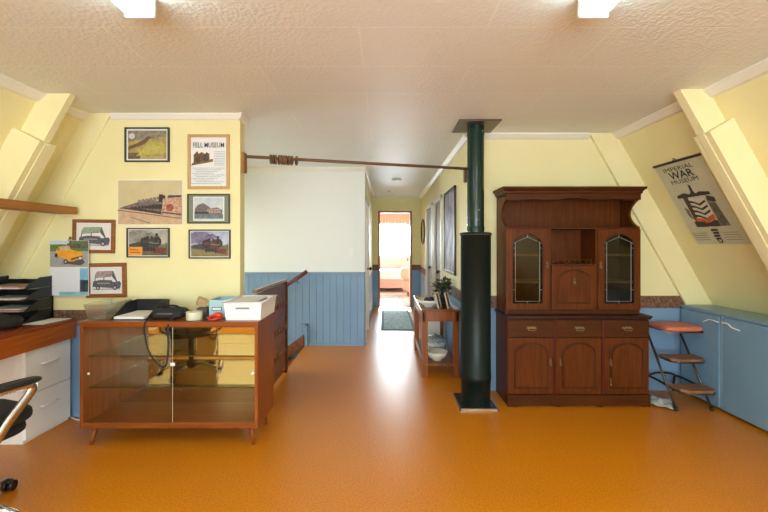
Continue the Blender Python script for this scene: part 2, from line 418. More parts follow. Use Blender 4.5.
b = MB(); b.box(-.265, -.257, YW+.1, 5.56, 0, .8); b.box(-.257, -.249, 6.48, YE, 0, .80); trim(23, b, BLUE)
b = MB(); b.box(.792, .80, YB+.1, 5.50, 0, .77); b.box(.792, .80, 7.46, YE, 0, .77); trim(24, b, BLUE)
b = MB(); b.box(.788, .80, YB+.1, 5.50, .77, .885); b.box(.788, .80, 7.46, YE, .77, .885); trim(25, b, BORDER)
# blue newel block and carved string beside the stair head
b = MB(); b.box(-1.065, -1.02, YW-.06, YW-.014, 0, .30, .004); b.box(-1.12, -1.02, YW-.06, YW-.014, .27, .30, .004); trim(26, b, BLUE)
b = MB(); b.prism([(-1.07, .155), (-1.07, .01), (-1.36, -.2), (-2.2, -.79), (-2.2, -.64), (-1.36, -.05)], 'y', YW-.075, YW-.016); trim(27, b, CARVE)
b = MB(); b.box(-1.3, -.257, YW-.022, YW-.014, 0, .03); baseb = struct('baseboard_stairwell', b, BLUE)

# --- hall doors and their frames
def hall_door(n, xw, side, y0, y1, zt, m, knob_y):
    b = MB(); xi = xw-.012*side if side > 0 else xw+.012
    d = -side
    b.box(xw+.02*side, xw+.055*side, y0+.01, y1-.01, .005, zt-.01, .003)
    for (pz0, pz1) in ((.15, .85), (1.0, zt-.15)):
        b.box(xw+.016*side, xw+.03*side, y0+.12, y1-.12, pz0, pz1, .006)
    o = struct('door_%d' % n, b, m)
    k = MB(); k.cyl((xw+.02*side, knob_y, .98), (xw-.03*side, knob_y, .98), .010); k.blob((xw-.045*side, knob_y, .98), .022, .028, .028, 10)
    finish('door_handle', k, mat('door_knob_metal', (90, 76, 60), .3, .8), o)
    f = MB()
    for (ya, yb) in ((y0-.06, y0+.005), (y1-.005, y1+.06)): f.box(xw-.018*side, xw+.06*side, ya, yb, 0, zt+.05, .003)
    f.box(xw-.018*side, xw+.06*side, y0-.06, y1+.06, zt-.005, zt+.055, .003)
    finish('door_frame', f, TRIMW, o)
hall_door(1, .80, 1, 5.56, 6.36, 2.0, DOORP, 5.64)
hall_door(2, .80, 1, 6.60, 7.40, 2.0, DOORP, 6.68)
hall_door(3, -.257, -1, 5.62, 6.42, 1.98, DOORW, 6.33)
# bedroom doorway: red-brown frame and white door standing open
b = MB()
b.box(-.125, -.085, YE-.02, YE+.1, 0, 2.08, .003); b.box(.565, .605, YE-.02, YE+.1, 0, 2.08, .003); b.box(-.125, .605, YE-.02, YE+.1, 2.045, 2.085, .003)
trim(28, b, wood('door_frame_wood', (150, 96, 66), (170, 116, 84), 'z', .4))
b = MB(); b.box(.60, .64, YE+.12, YE+.80, .01, 2.03, .003); d4 = struct('door_4', b, DOORW)
k = MB(); k.cyl((.61, YE+.72, 1.0), (.57, YE+.72, 1.0), .01); k.blob((.555, YE+.72, 1.0), .02, .026, .026, 10); finish('door_handle', k, BRASS, d4)

# ---------------------------------------------------------------- ceiling lights
def ceiling_light(x, label):
    t = thing('ceiling_light', label, 'light', (x, 1.08, H), 0, 'twin tube ceiling battens')
    b = MB(); b.box(x-.035, x+.035, .46, 1.68, H-.045, H-.001, .006); finish('batten', b, PWHITE, t)
    for yy in (.455, 1.665):
        b = MB(); b.box(x-.062, x+.062, yy, yy+.02, H-.085, H-.001, .006); finish('end_cap', b, PWHITE, t)
    for s in (-1, 1):
        b = MB(); b.cyl((x+s*.038, .478, H-.065), (x+s*.038, 1.662, H-.065), .015, seg=14)
        finish('tube', b, mat('lit_tube', (255, 250, 240), .5, emit=(214, 250, 255), estr=34), t)
ceiling_light(-1.02, 'lit twin tube ceiling batten above the display cabinet side')
ceiling_light(.875, 'lit twin tube ceiling batten above the flue side')
# smoke alarms in the hall
for (x, y, r, lb) in ((.20, 6.35, .075, 'round white fitting on hall ceiling, nearer of two'), (.115, 7.75, .055, 'small round white fitting on hall ceiling nearest the bedroom door')):
    b = MB(); b.lathe([(0, -.03), (r*.7, -.03), (r, -.018), (r, 0), (0, 0)], (x, y, H-.001)); o = finish('smoke_alarm', b, PWHITE); recenter(o, (x, y, H)); tag(o, lb, 'smoke alarm')

# ---------------------------------------------------------------- flue
FX, FY = .795, 3.47
t = thing('flue_pipe', 'dark green stove flue pipe standing on a square floor plate', 'flue', (FX, FY, 0))
b = MB(); b.lathe([(.072, 1.44), (.072, 2.385)], (FX, FY, 0), 40); b.lathe([(.0745, 1.478), (.0745, 1.52), (.072, 1.524)], (FX, FY, 0), 40); b.lathe([(.0745, 2.31), (.0745, 2.35)], (FX, FY, 0), 40)
up = finish('upper_pipe', b, GREEN, t); up['label'] = 'glossy dark green upper pipe'
b = MB(); b.lathe([(.124, .012), (.126, .20), (.131, .202), (.131, .255), (.128, .258), (.129, 1.44), (.133, 1.442), (.133, 1.468), (.10, 1.472), (.072, 1.472)], (FX, FY, 0), 48)
finish('lower_casing', b, FLUEB, t)
b = MB()
for k in range(36):
    a = 2*pi*k/36; b.blob((FX+.134*cos(a), FY+.134*sin(a), 1.452), .006, .006, .005, 4)
finish('vent_holes', b, mat('dull_metal', (120, 120, 112), .4, .7), t)['kind'] = 'stuff'
for c in ((FX, FY-.072, 1.575), (FX+.01, FY-.073, 1.66), (FX+.045, FY-.058, 2.335)): b = MB(); b.blob(c, .006, .005, .006, 6); finish('screw', b, CHROME, t)
b = MB(); b.box(.622, .972, 3.295, 3.655, H-.014, H-.001, .002); finish('ceiling_plate', b, BRONZE, t)
b = MB(); b.box(.63, .935, 3.29, 3.645, .0, .012, .002); finish('floor_plate', b, mat('hearth_plate_metal', (66, 60, 54), .25, .4), t)
b = MB()
for (x0, x1, y0, y1) in ((.622, .632, 3.283, 3.65), (.933, .943, 3.283, 3.65), (.622, .943, 3.283, 3.293)): b.box(x0, x1, y0, y1, 0, .016)
finish('floor_plate_edge', b, mat('light_metal_edge', (190, 180, 160), .3, .8), t)

# ---------------------------------------------------------------- curtain pole
pA, pB = Vector((-1.118, 3.225, 2.075)), Vector((.790, 3.80, 2.085))
t = thing('curtain_pole', 'long brown wooden pole high between the partition end and the flue', 'curtain pole', pA)
b = MB(); b.cyl(pA, pB, .0135, seg=16); finish('pole', b, POLEW, t)
b = MB(); b.box(-1.139, -1.115, 3.19, 3.26, 1.945, 2.105, .004); finish('bracket', b, SHELFW, t)
b = MB(); b.box(.765, .799, 3.80, 3.86, 1.96, 2.10, .004); finish('bracket', b, POLEW, t)
dp = (pB-pA).normalized(); ux = dp.cross(Vector((0, 0, 1))).normalized(); uz = ux.cross(dp)
for k in range(10):
    c = pA+dp*(.20+k*.0205+random.uniform(-.003, .003)) if k < 9 else pA+dp*.405
    off = uz*(-.012); a0 = random.uniform(-.2, .2)
    b = MB(); b.tube([c+off+(ux*cos(2*pi*q/20)+uz*sin(2*pi*q/20))*.032+dp*(a0*.032*cos(2*pi*q/20)) for q in range(20)], .0092, 8, closed=True)
    finish('ring', b, wood('ring_wood', (92, 70, 50), (122, 94, 66), 'x', .4), t)

# ---------------------------------------------------------------- framed pictures
def P2(px, py, Y=3.16): return ((px-384)*Y/400, CZ-(py-244)*Y/400)
_art = {}
def art(c, c2=None, scale=60):
    k = (c, c2, scale)
    if k not in _art: _art[k] = mat('print_%d' % len(_art), c, .6, mix=c2, scale=scale, detail=5)
    return _art[k]
def drawing(name, parent, x0, x1, z0, z1, y, shapes, M=None):
    """flat printed shapes, each [(u,v)...] with a colour, u right and v up in 0..1, on the plane y (facing -Y)"""
    b = MB(); mats = []
    for i, (pts, m) in enumerate(shapes):
        if m not in mats: mats.append(m)
        yy = y-.0004*i
        P = [Vector((x0+u*(x1-x0), yy, z0+v*(z1-z0))) for u, v in pts]
        if M is not None: P = [M @ p for p in P]
        b.quad(P, mats.index(m))
    bmesh.ops.recalc_face_normals(b.bm, faces=list(b.bm.faces))
    return finish(name, b, mats, parent)
full = [(0, 0), (1, 0), (1, 1), (0, 1)]
def circ(u, v, r, asp=1.0, n=14): return [(u+r*cos(2*pi*k/n), v+r*asp*sin(2*pi*k/n)) for k in range(n)]
def rect(a, c, b_, d): return [(a, c), (b_, c), (b_, d), (a, d)]

def picture(name, label, px, fm, fw, paper=None, mat_w=0, art_fn=None, tilt=0, depth=.02, glass=True, cat='picture'):
    (xa, ya), (xb, yb) = (P2(px[0], px[1]), P2(px[2], px[3]))
    x0, x1, z0, z1 = xa, xb, yb, ya
    cx, cz = (x0+x1)/2, (z0+z1)/2; yf = YP-.012 if z0 < .9 else YP-.001
    t = thing(name, label, cat, (cx, yf, cz), 0, 'pictures on the yellow partition' if name == 'framed_picture' else None)
    if fw:
        b = MB(); y0 = yf-depth
        for q in (0, 1):
            for (a, c, e, f) in (((x0, x1, z0, z0+fw), (x0, x1, z1-fw, z1), (x0, x0+fw, z0+fw, z1-fw), (x1-fw, x1, z0+fw, z1-fw))): 
                if q == 0: b.box(a, c, y0, yf, e, f, .003)
        finish('frame', b, fm, t)
    else: y0 = yf-.004
    b = MB(); b.box(x0+fw*.5, x1-fw*.5, yf-.008 if fw else y0, yf-.001, z0+fw*.5, z1-fw*.5)
    finish('backing' if fw else 'sheet', b, paper or PAPER, t)
    yy = (yf-.0085 if fw else y0-.0005)
    art_fn(t, x0+fw+mat_w, x1-fw-mat_w, z0+fw+mat_w, z1-fw-mat_w, yy)
    if tilt:
        t.rotation_euler = (0, tilt, 0)
    return t

DK = art((48, 44, 46), (92, 84, 84), 90)
DK2 = art((34, 32, 36), (70, 62, 60), 120)
def loco_shapes(sky, ground, body, smoke, flip=False, s=1.0, v0=.2, extra=()):
    """a steam engine coming round towards the right on its track"""
    F = (lambda u: 1-u) if flip else (lambda u: u)
    S = [(full, sky), (rect(0, 0, 1, .36), ground)]
    if smoke: S += [([(F(u), v) for u, v in [(0, .52), (.12, .56), (.22, .5), (.34, .58), (.46, .62), (.6, .74), (.68, .72), (.7, .80), (.58, .92), (.5, .88), (.4, 1), (.1, 1), (.04, .92), (0, .95)]], smoke)]
    S += [([(F(u), v) for u, v in [(0, .36), (.1, .42), (.22, .38), (.36, .46), (.5, .4), (.7, .5), (.86, .44), (1, .5), (1, .3), (0, .28)]], art((84, 92, 60), (126, 120, 90), 50))]
    def q(p): return [(F(u), v0+(v*s)) for u, v in p]
    S += [(q([(.0, .18), (.5, .08), (.7, .03), (.7, .40), (.5, .42), (.3, .34), (.0, .26)]), DK),
          (q([(.30, .2), (.52, .14), (.53, .50), (.50, .52), (.32, .44), (.30, .36)]), DK2), (q([(.34, .3), (.48, .28), (.48, .40), (.36, .38)]), body),
          (q([(.50, .20), (.76, .14), (.80, .50), (.66, .50), (.5, .42)]), body),
          (q(circ(.76, .34, .09, 1.5)), DK2), (q(circ(.765, .34, .045, 1.5)), body), (q([(.56, .42), (.62, .43), (.62, .52), (.57, .52)]), DK2),
          (q([(.70, .46), (.75, .46), (.765, .60), (.69, .60)]), DK2), (q([(.53, .30), (.78, .27), (.78, .29), (.53, .32)]), art((150, 140, 128))),
          (q([(.88, .0), (.96, .05), (.94, .15), (.66, .17), (.66, .04)]), art((140, 62, 48), (90, 50, 44), 80)), (q([(.64, .0), (.98, -.05), (.98, -.02), (.64, .04)]), DK)]
    for u in (.42, .5, .58, .66): S.append((q(circ(u, .1, .045, 1.5)), DK2))
    return S+list(extra)
def mk(shapes): return lambda t, x0, x1, z0, z1, y: drawing('print', t, x0, x1, z0, z1, y, shapes)

BFR = mat('black_frame', (58, 50, 40), .4)
OAK = wood('oak_frame', (186, 146, 92), (204, 166, 112), 'z', .4)
BRF = wood('brown_frame', (128, 76, 38), (152, 96, 52), 'x', .35)
GMAT = mat('grey_green_mount', (124, 130, 108), .7)
picture('framed_picture', 'black framed photo of a train crossing a grassy golden hillside, topmost picture', (125, 127.5, 169.5, 162), BFR, .012, PAPER, .012,
        mk([(full, art((150, 132, 84), (190, 168, 92), 30)), ([(0, .62), (1, .78), (1, 1), (0, 1)], art((112, 106, 92), (150, 142, 124), 30)),
            ([(.0, .3), (.42, .52), (.62, .78), (.52, .8), (.28, .58), (0, .44)], art((92, 70, 52), (126, 96, 66), 60)), (rect(0, 0, .32, .22), art((120, 96, 60), (90, 70, 50), 50)),
            ([(.2, .1), (.95, .2), (.98, .5), (.6, .6)], art((196, 180, 88), (168, 160, 84), 40)), (circ(.1, .8, .08, 1.3), art((206, 200, 190)))]))
def fell(t, x0, x1, z0, z1, y):
    w, h = x1-x0, z1-z0
    br = art((112, 84, 50), (140, 108, 70), 60); pale = art((150, 164, 178), (206, 212, 214), 160)
    drawing('print', t, x0, x1, z0, z1, y, [([(.0, .42), (.62, .5), (.62, .56), (.05, .48)], br), ([(.08, .48), (.52, .54), (.52, .66), (.44, .7), (.40, .66), (.3, .7), (.22, .66), (.18, .72), (.08, .64)], art((126, 92, 50), (84, 62, 40), 60)),
             (circ(.2, .53, .07, .75), DK), (circ(.42, .56, .07, .75), DK)] +
            [(rect(.65, .70-.035*k, .95, .715-.035*k), pale) for k in range(9)] +
            [(rect(.03+.06*(k % 3), .36-.035*k, .95-.1*(k % 4), .375-.035*k), pale) for k in range(10)])
    M = Matrix.Translation(((x0+x1)/2-t.location.x, y-.004-t.location.y, z1-.062-t.location.z)) @ Matrix.Rotation(R(90), 4, 'X')
    text_obj('lettering', 'FELL MUSEUM', mat('ink', (52, 48, 58), .7), t, M, w*.86, .040, bold=.004)
picture('framed_picture', 'tall oak framed museum poster with brown engine drawing and lettering', (188, 134.5, 229.5, 189), OAK, .022, PAPER, .0, fell)
SEP = art((206, 182, 148), (196, 170, 136), 30)
def bigtrain():
    S = [(full, art((196, 182, 138), (206, 190, 150), 8)), (rect(0, 0, 1, .36), art((206, 174, 140), (190, 158, 126), 25)), 
         ([(.02, .36), (.64, .24), (.70, .30), (.70, .52), (.46, .56), (.3, .5), (.04, .38)], art((92, 84, 80), (142, 116, 104), 70)),
         ([(.06, .37), (.7, .22), (.7, .28), (.3, .36)], DK2)]
    for k in range(9): S.append((circ(.22+.055*k, .37+.004*k, .018+.003*k, 1.4), DK2))
    for k in range(6): S.append((circ(.34+.06*k, .52+.015*k, .03, 1.3), art((110, 104, 104), (150, 140, 134), 80)))
    S += [([(.64, .5), (.7, .5), (.71, .68), (.65, .68)], DK2), (circ(.72, .62, .03, 1.3), DK2),
          ([(.68, .24), (1, .2), (1, .60), (.85, .66), (.72, .56)], art((168, 116, 94), (206, 172, 144), 60)), (circ(.82, .38, .06, 1.4), art((142, 62, 50), (170, 90, 70), 50)),
          ([(.78, .6), (1, .62), (1, .66), (.8, .66)], DK), ([(.0, .31), (1, .12), (1, .14), (0, .33)], art((122, 100, 80))), ([(.2, .15), (.5, .02), (.52, .03), (.22, .16)], art((132, 110, 90))),
          ([(.7, .26), (1, .2), (1, .23), (.7, .29)], DK)]
    return S
o = picture('train_poster', 'large unframed pale poster of a long train, loosely pinned to yellow wall', (117, 179.5, 182.5, 225), None, 0, PAPER, .006, mk(bigtrain()), depth=.003, cat='poster')
picture('framed_picture', 'small train photo in a wide grey green mount, under the oak framed poster', (187.5, 194, 230, 223.5), BFR, .009, GMAT, .045,
        lambda t, x0, x1, z0, z1, y: drawing('print', t, x0+.0, x1-.0, z0-.026, z1+.026, y, [(rect(-.04, -.04, 1.04, 1.04), art((226, 226, 220))), (rect(0, 0, 1, 1), art((176, 192, 204), (206, 208, 206), 20)), (rect(0, .06, 1, .26), art((84, 108, 112), (120, 130, 128), 50)),
            ([(0, .26), (.96, .26), (.98, .44), (.8, .56), (.56, .52), (.5, .6), (.3, .76), (.12, .66), (.02, .5)], art((82, 84, 88), (134, 112, 104), 90)), ([(.4, .3), (.95, .3), (.9, .5), (.46, .5)], art((140, 100, 90), (180, 160, 150), 90)), ([(.02, .28), (.5, .28), (.5, .36), (.02, .36)], DK2)]))
picture('framed_picture', 'black framed photo of a red buffered engine under purple smoke, lowest right', (189, 229.5, 230.5, 258.5), BFR, .010, PAPER, .006,
        mk(loco_shapes(art((150, 156, 188), (186, 190, 204), 14), art((150, 124, 84), (122, 116, 70), 30), art((70, 46, 50), (116, 70, 62), 80), art((92, 84, 112), (134, 124, 148), 20), v0=.14, s=1.12)))
picture('framed_picture', 'black framed engine photo with an orange label on its lower corner', (127, 228, 169.5, 257.5), BFR, .010, PAPER, .006,
        mk(loco_shapes(art((150, 146, 134), (182, 176, 160), 14), art((120, 100, 70), (86, 84, 56), 30), art((46, 52, 46), (84, 84, 72), 80), art((110, 106, 96), (152, 148, 136), 20), v0=.12, s=1.25,
                       extra=[(rect(0, 0, .36, .34), art((222, 140, 44), (232, 160, 70), 30)), (rect(.04, .1, .3, .14), art((160, 80, 30))), (rect(.04, .2, .26, .24), art((160, 80, 30)))])))
def vcar(col1):
    ln = art((70, 70, 84), (110, 106, 112), 90)
    return [(full, art((228, 222, 216))), ([(.04, .24), (.94, .16), (.98, .36), (.94, .46), (.72, .42), (.66, .50), (.3, .52), (.06, .46)], ln), ([(.12, .64), (.68, .68), (.76, .84), (.70, .88), (.2, .86), (.14, .78)], col1),
            ([(.12, .60), (.66, .64), (.66, .67), (.12, .63)], ln), ([(.68, .66), (.71, .86), (.74, .84), (.86, .44), (.82, .44)], ln), ([(.10, .46), (.13, .46), (.16, .64), (.13, .64)], ln), ([(.40, .48), (.43, .48), (.44, .66), (.41, .66)], ln), (rect(.2, .36, .6, .40), art((168, 160, 158))), (rect(.06, .12, .94, .17), art((170, 168, 166))),
            (circ(.22, .2, .07, 1.2), DK), (circ(.78, .2, .08, 1.2), DK), (circ(.22, .2, .035, 1.2), art((190, 186, 182))), (circ(.78, .2, .04, 1.2), art((190, 186, 182)))]
picture('framed_picture', 'brown framed drawing of an old open car with green tinted hood, behind the calendar top', (73, 219.5, 115, 253), BRF, .026, PAPER, .008, mk(vcar(art((122, 146, 110), (160, 172, 140), 40))), tilt=R(.8))
picture('framed_picture', 'brown framed drawing of an old car with dark red hood, lowest beside the calendar', (86.5, 263, 126.5, 297.5), BRF, .030, PAPER, .008, mk(vcar(art((134, 96, 100), (180, 160, 160), 40))), tilt=R(-1))

# calendar
t = thing('calendar', 'wall calendar with an orange yellow car photo above a blank month sheet', 'calendar', (-2.50, YP-.04, 1.15))
(x0, z1), (x1, z0) = P2(47.5, 240.5, 3.11), P2(86.5, 296, 3.11)
zm = P2(0, 267.5, 3.11)[1]; yf = YP-.038
b = MB(); b.box(x0, x1, yf, yf+.003, zm+.001, z1); finish('photo_sheet', b, PAPER, t)
b = MB(); b.box(x0, x1, yf, yf+.003, z0, zm-.001); finish('month_sheet', b, PAPER, t)
b = MB(); b.tube([((x0+x1)/2-.01, yf+.002, z1-.004), ((x0+x1)/2, yf+.01, z1+.03), ((x0+x1)/2+.012, yf+.002, z1-.004)], .004, 6); b.cyl(((x0+x1)/2, yf-.002, z1+.02), ((x0+x1)/2, YP, z1+.02), .004); finish('hanger', b, DK, t)
YC = art((222, 148, 30), (236, 168, 48), 20)
drawing('photo', t, x0+.002, x1-.002, zm+.004, z1-.002, yf-.0006, [(full, art((150, 146, 146), (172, 168, 166), 20)), (rect(0, .60, 1, 1), art((76, 104, 52), (112, 134, 74), 40)), (rect(0, .86, .5, 1), art((196, 208, 222))), (rect(.45, .72, 1, .9), art((70, 66, 60), (110, 100, 86), 40)),
    ([(.42, .12), (.80, .06), (.92, .16), (.86, .3), (.5, .22)], art((84, 76, 76))),
    ([(.12, .42), (.16, .62), (.24, .78), (.5, .82), (.56, .66), (.84, .56), (.86, .36), (.6, .2), (.42, .22), (.36, .34)], YC),
    ([(.26, .64), (.3, .76), (.48, .78), (.52, .66)], art((206, 204, 190), (150, 150, 140), 30)), ([(.2, .62), (.23, .72), (.27, .74), (.24, .62)], art((120, 116, 100))),
    ([(.56, .24), (.86, .38), (.86, .44), (.56, .32)], art((70, 50, 40), (130, 120, 110), 60)), (circ(.42, .2, .06, 1.6), DK2), (circ(.42, .2, .03, 1.6), art((180, 180, 178))), (circ(.17, .44, .04, 2), DK2), (circ(.8, .33, .03, 1.3), art((230, 226, 210)))])
lg = art((214, 216, 220))
drawing('month_print', t, x0+.002, x1-.002, z0+.002, zm-.003, yf-.0006, [(full, art((226, 228, 232))), (rect(.78, .38, 1, .98), art((104, 168, 204), (140, 190, 214), 20)), (rect(.78, .12, 1, .56), art((34, 50, 64), (80, 90, 100), 30)), (rect(.24, 0, 1, .13), art((112, 178, 198), (146, 196, 208), 20))] +
    [(rect(.06, .22+.1*k, .74, .226+.1*k), lg) for k in range(7)]+[(rect(.06+.1*k, .2, .064+.1*k, .84), lg) for k in range(7)])

# ---------------------------------------------------------------- poster on the right slope
# local frame: u towards the window end of the slope (towards the camera = right in view), v up the slope
yo, zlo, zhi, ya_, yb_ = 0, 1.37, 2.04, 3.485, 2.975
up_v = Vector((XR(zhi)-XR(zlo), 0, zhi-zlo)).normalized(); u_v = Vector((0, -1, 0)); n_v = u_v.cross(up_v).normalized()
if n_v.x > 0: n_v = -n_v
ph = (zhi-zlo)*math.sqrt(1+K*K); pw = ya_-yb_
org = Vector((XR(zlo), ya_, zlo))+n_v*.004
t = thing('wall_poster', 'museum poster with dark stripes and an orange band hanging on the sloping wall', 'poster', org)
Mp = Matrix(((u_v.x, -n_v.x, up_v.x, 0), (u_v.y, -n_v.y, up_v.y, 0), (u_v.z, -n_v.z, up_v.z, 0), (0, 0, 0, 1)))     # x->u, y->into wall, z->up slope
class _L: location = Vector((0, 0, 0)); parent = None
def lfin(name, mb, m, p): mb.bm.transform(Mp); return finish(name, mb, m, p, local=True)
b = MB(); b.box(0, pw, 0, .002, 0, ph); lfin('sheet', b, art((206, 204, 180), (200, 198, 174), 10), t)
b = MB(); b.box(-.005, pw+.005, -.010, .001, ph-.008, ph+.012, .003); b.tube([(pw*.46, -.004, ph+.01), (pw*.5, -.004, ph+.03), (pw*.54, -.004, ph+.01)], .003, 6)
lfin('hanging_strip', b, mat('dark_strip', (60, 52, 44), .5), t)
ink = art((40, 38, 36), (74, 68, 58), 150); org_c = art((204, 96, 54)); gr = art((112, 104, 92), (150, 142, 122), 40); mu = art((84, 66, 52))
def rot(p, c, a): return [(c[0]+(u-c[0])*cos(a)-(v-c[1])*sin(a), c[1]+(u-c[0])*sin(a)+(v-c[1])*cos(a)) for u, v in p]
S = [([(.24, .24), (.34, .24), (.34, .66), (.24, .66)], mu), ([(.20, .22), (.72, .22), (.72, .30), (.20, .30)], ink), ([(.30, .28), (.66, .28), (.64, .62), (.34, .64)], art((216, 212, 194))),
     ([(.14, .66), (.80, .66), (.80, .70), (.62, .72), (.54, .70), (.5, .76), (.42, .70), (.30, .73), (.14, .70)], ink), ([(.46, .72), (.52, .72), (.52, .82), (.48, .84)], ink)]
for k in range(5): S.append(([(.30, .62-.07*k), (.40, .60-.07*k), (.50, .555-.07*k), (.64, .60-.07*k), (.64, .57-.07*k), (.50, .525-.07*k), (.40, .57-.07*k), (.30, .585-.07*k)], ink))
S += [([(.28, .30), (.46, .27), (.66, .33), (.66, .39), (.46, .33), (.28, .36)], org_c), ([(.30, .22), (.46, .22), (.42, .30), (.30, .30)], ink), ([(.56, .22), (.70, .22), (.66, .31), (.54, .29)], ink),
      ([(.68, .22), (.86, .22), (.80, .60), (.68, .62)], gr), ([(.70, .58), (.84, .56), (.84, .62), (.70, .66)], ink)]
for k in range(4): S.append(([(.72+.035*k, .23), (.735+.035*k, .23), (.715+.03*k, .54), (.70+.03*k, .54)], ink))
for k in range(3): S.append(([(.18, .40+.05*k), (.24, .34+.05*k), (.24, .37+.05*k), (.18, .43+.05*k)], ink))
for k in range(4): S.append(([(.45+.02*(k % 2), .165-.035*k), (.60-.015*k, .165-.035*k), (.58, .19-.035*k), (.47, .19-.035*k)], ink))
S.append((circ(.53, .05, .05, .6), ink)); S.append((circ(.53, .05, .025, .6), art((206, 204, 180))))
for k in range(4): S.append((rect(.05, .06+.028*k, .36, .066+.028*k), gr)); S.append((rect(.66, .06+.028*k, .94, .066+.028*k), gr))
b = MB(); mats = []
for i, (pts, m) in enumerate(S):
    if m not in mats: mats.append(m)
    b.quad([(u*pw, -.0004-.0003*i, (v if v < .2 else .2+(v-.2)*.82)*ph) for u, v in pts], mats.index(m))
lfin('print', b, mats, t)
for (s, cu, cv, ww, hh, bo) in (('IMPERIAL', .47, .925, .62, .036, .0), ('WAR', .47, .850, .50, .066, .012), ('MUSEUM', .47, .775, .56, .036, .0)):
    Mt = Mp @ Matrix.Translation((cu*pw, -.003, cv*ph)) @ Matrix.Rotation(R(90), 4, 'X')
    text_obj('lettering', s, mat('poster_ink', (34, 32, 32), .7), t, Mt, ww*pw, hh, bold=bo)

# ---------------------------------------------------------------- brown rail board on the left rafters
b = MB(); b.box(-2.545, -2.40, .8, 3.13, 1.602, 1.657, .003)
o = finish('wooden_shelf', b, SHELFW); recenter(o, (-2.47, 2.0, 1.602)); tag(o, 'long brown timber shelf board fixed along the left sloping wall', 'shelf')

# ---------------------------------------------------------------- low blue cupboard under the right slope
CF = 2.77
t = thing('low_cupboard', 'long low blue built-in cupboard under the right sloping wall', 'cupboard', (2.9, 2.6, 0))
b = MB(); b.prism([(CF+.004, .02), (CF+.004, .785), (XR(.785)-.005, .785), (XR(.02)-.005, .02)], 'y', 1.0, YB-.04); finish('body', b, BLUEC, t)
b = MB(); b.prism([(CF-.012, .785), (CF-.012, .808), (XR(.808)-.004, .808), (XR(.785)-.004, .785)], 'y', 1.0, YB-.037); finish('worktop', b, mat('blue_top_paint', (128, 156, 172), .35), t)
b = MB(); b.box(CF-.004, CF+.004, 3.255, 3.285, .02, .78, .001); finish('divider', b, mat('pale_blue_strip', (158, 184, 206), .5), t)
for (y0, y1, hy, sgn) in ((3.29, YB-.045, 3.31, 1), (2.36, 3.25, 3.225, -1), (1.5, 2.355, 2.42, 1)):
    b = MB(); b.box(CF-.018, CF+.004, y0, y1, .025, .775, .002); d = finish('door', b, BLUEC, t)
    b = MB()
    pts = spline([(CF-.018, hy-.02*sgn, .725), (CF-.045, hy+.0*sgn, .737), (CF-.04, hy+.05*sgn, .735), (CF-.045, hy+.09*sgn, .715), (CF-.02, hy+.135*sgn, .70)], 6)
    b.tube(pts, .006, 8, flat=.7); h_ = finish('handle', b, PWHITE, d)

# ---------------------------------------------------------------- hutch dresser
t = thing('hutch_dresser', 'tall dark wooden dresser with arched glass doors and carved cornice', 'dresser', (1.64, 3.56, 0))
def arch(x0, x1, z0, z1, sh, n=14, flat=.0):
    P = [(x0, z0), (x1, z0), (x1, z1-sh)]
    for k in range(1, n):
        u = k/n; th = pi*u
        P.append((x1+(x0-x1)*u, z1-sh+sh*(sin(th)**.62)))
    P.append((x0, z1-sh)); return P
B0, B1 = 1.045, 2.238
def part(name, mb, m, p=None, lab=None):
    o = finish(name, mb, m, p or t)
    if lab: o['label'] = lab
    return o
b = MB(); b.box(B0, B0+.02, 3.392, 3.735, 0, .735); b.box(B1-.02, B1, 3.392, 3.735, 0, .735); b.box(B0+.02, B1-.02, 3.40, 3.73, .06, .735)
part('carcass', b, MAHOG)
n = 24
pl = [(B0-.004, .088), (B1+.004, .088), (B1+.004, 0)]
for k in range(n+1):
    u = k/n; pl.append((B1-.06+(B0-B1+.12)*u, .012*abs(sin(3*pi*u))**.6))
pl.append((B0-.004, 0))
b = MB(); b.prism(pl, 'y', 3.365, 3.39); b.box(B0-.006, B1+.006, 3.36, 3.39, .082, .098, .003); part('plinth', b, MAHOGX)
b = MB(); b.box(B0-.014, B1+.014, 3.350, 3.738, .748, .766, .004); b.box(B0-.006, B1+.006, 3.358, 3.738, .735, .75, .003); part('counter_top', b, MAHOGD)
bays = [(1.05, 1.432), (1.4525, 1.835), (1.857, 2.235)]
for xx in (1.4325, 1.8355): b = MB(); b.box(xx, xx+.0205, 3.366, 3.40, .098, .735, .003); part('stile', b, REDW)
def groove(mb, P, y, r=.0045):
    mb.tube([(u, y, v) for u, v in P], r, 6, closed=True)
def bail(x, z, p, y=3.372):
    b = MB(); b.prism([(x-.048, z), (x-.03, z+.014), (x-.01, z+.008), (x, z+.016), (x+.01, z+.008), (x+.03, z+.014), (x+.048, z), (x+.03, z-.010), (x, z-.006), (x-.03, z-.010)], 'y', y-.005, y)
    b.tube(spline([(x-.036, y-.006, z+.002), (x-.034, y-.022, z-.006), (x-.018, y-.026, z-.018), (x, y-.026, z-.014), (x+.018, y-.026, z-.018), (x+.034, y-.022, z-.006), (x+.036, y-.006, z+.002)], 4), .004, 8)
    b.blob((x-.036, y-.008, z+.002), .007, .007, .007, 6); b.blob((x+.036, y-.008, z+.002), .007, .007, .007, 6)
    return finish('handle', b, BRASS, p)
def drop(x, z, p, y=3.372):
    b = MB(); b.prism([(x, z+.032), (x+.008, z+.018), (x+.006, z+.004), (x+.011, z-.012), (x, z-.034), (x-.011, z-.012), (x-.006, z+.004), (x-.008, z+.018)], 'y', y-.005, y)
    b.blob((x, y-.012, z+.014), .007, .009, .007, 6); b.tube([(x, y-.014, z+.012), (x, y-.02, z-.008), (x, y-.02, z-.016)], .004, 8); b.blob((x, y-.02, z-.02), .007, .007, .009, 6)
    return finish('handle', b, BRASS, p)
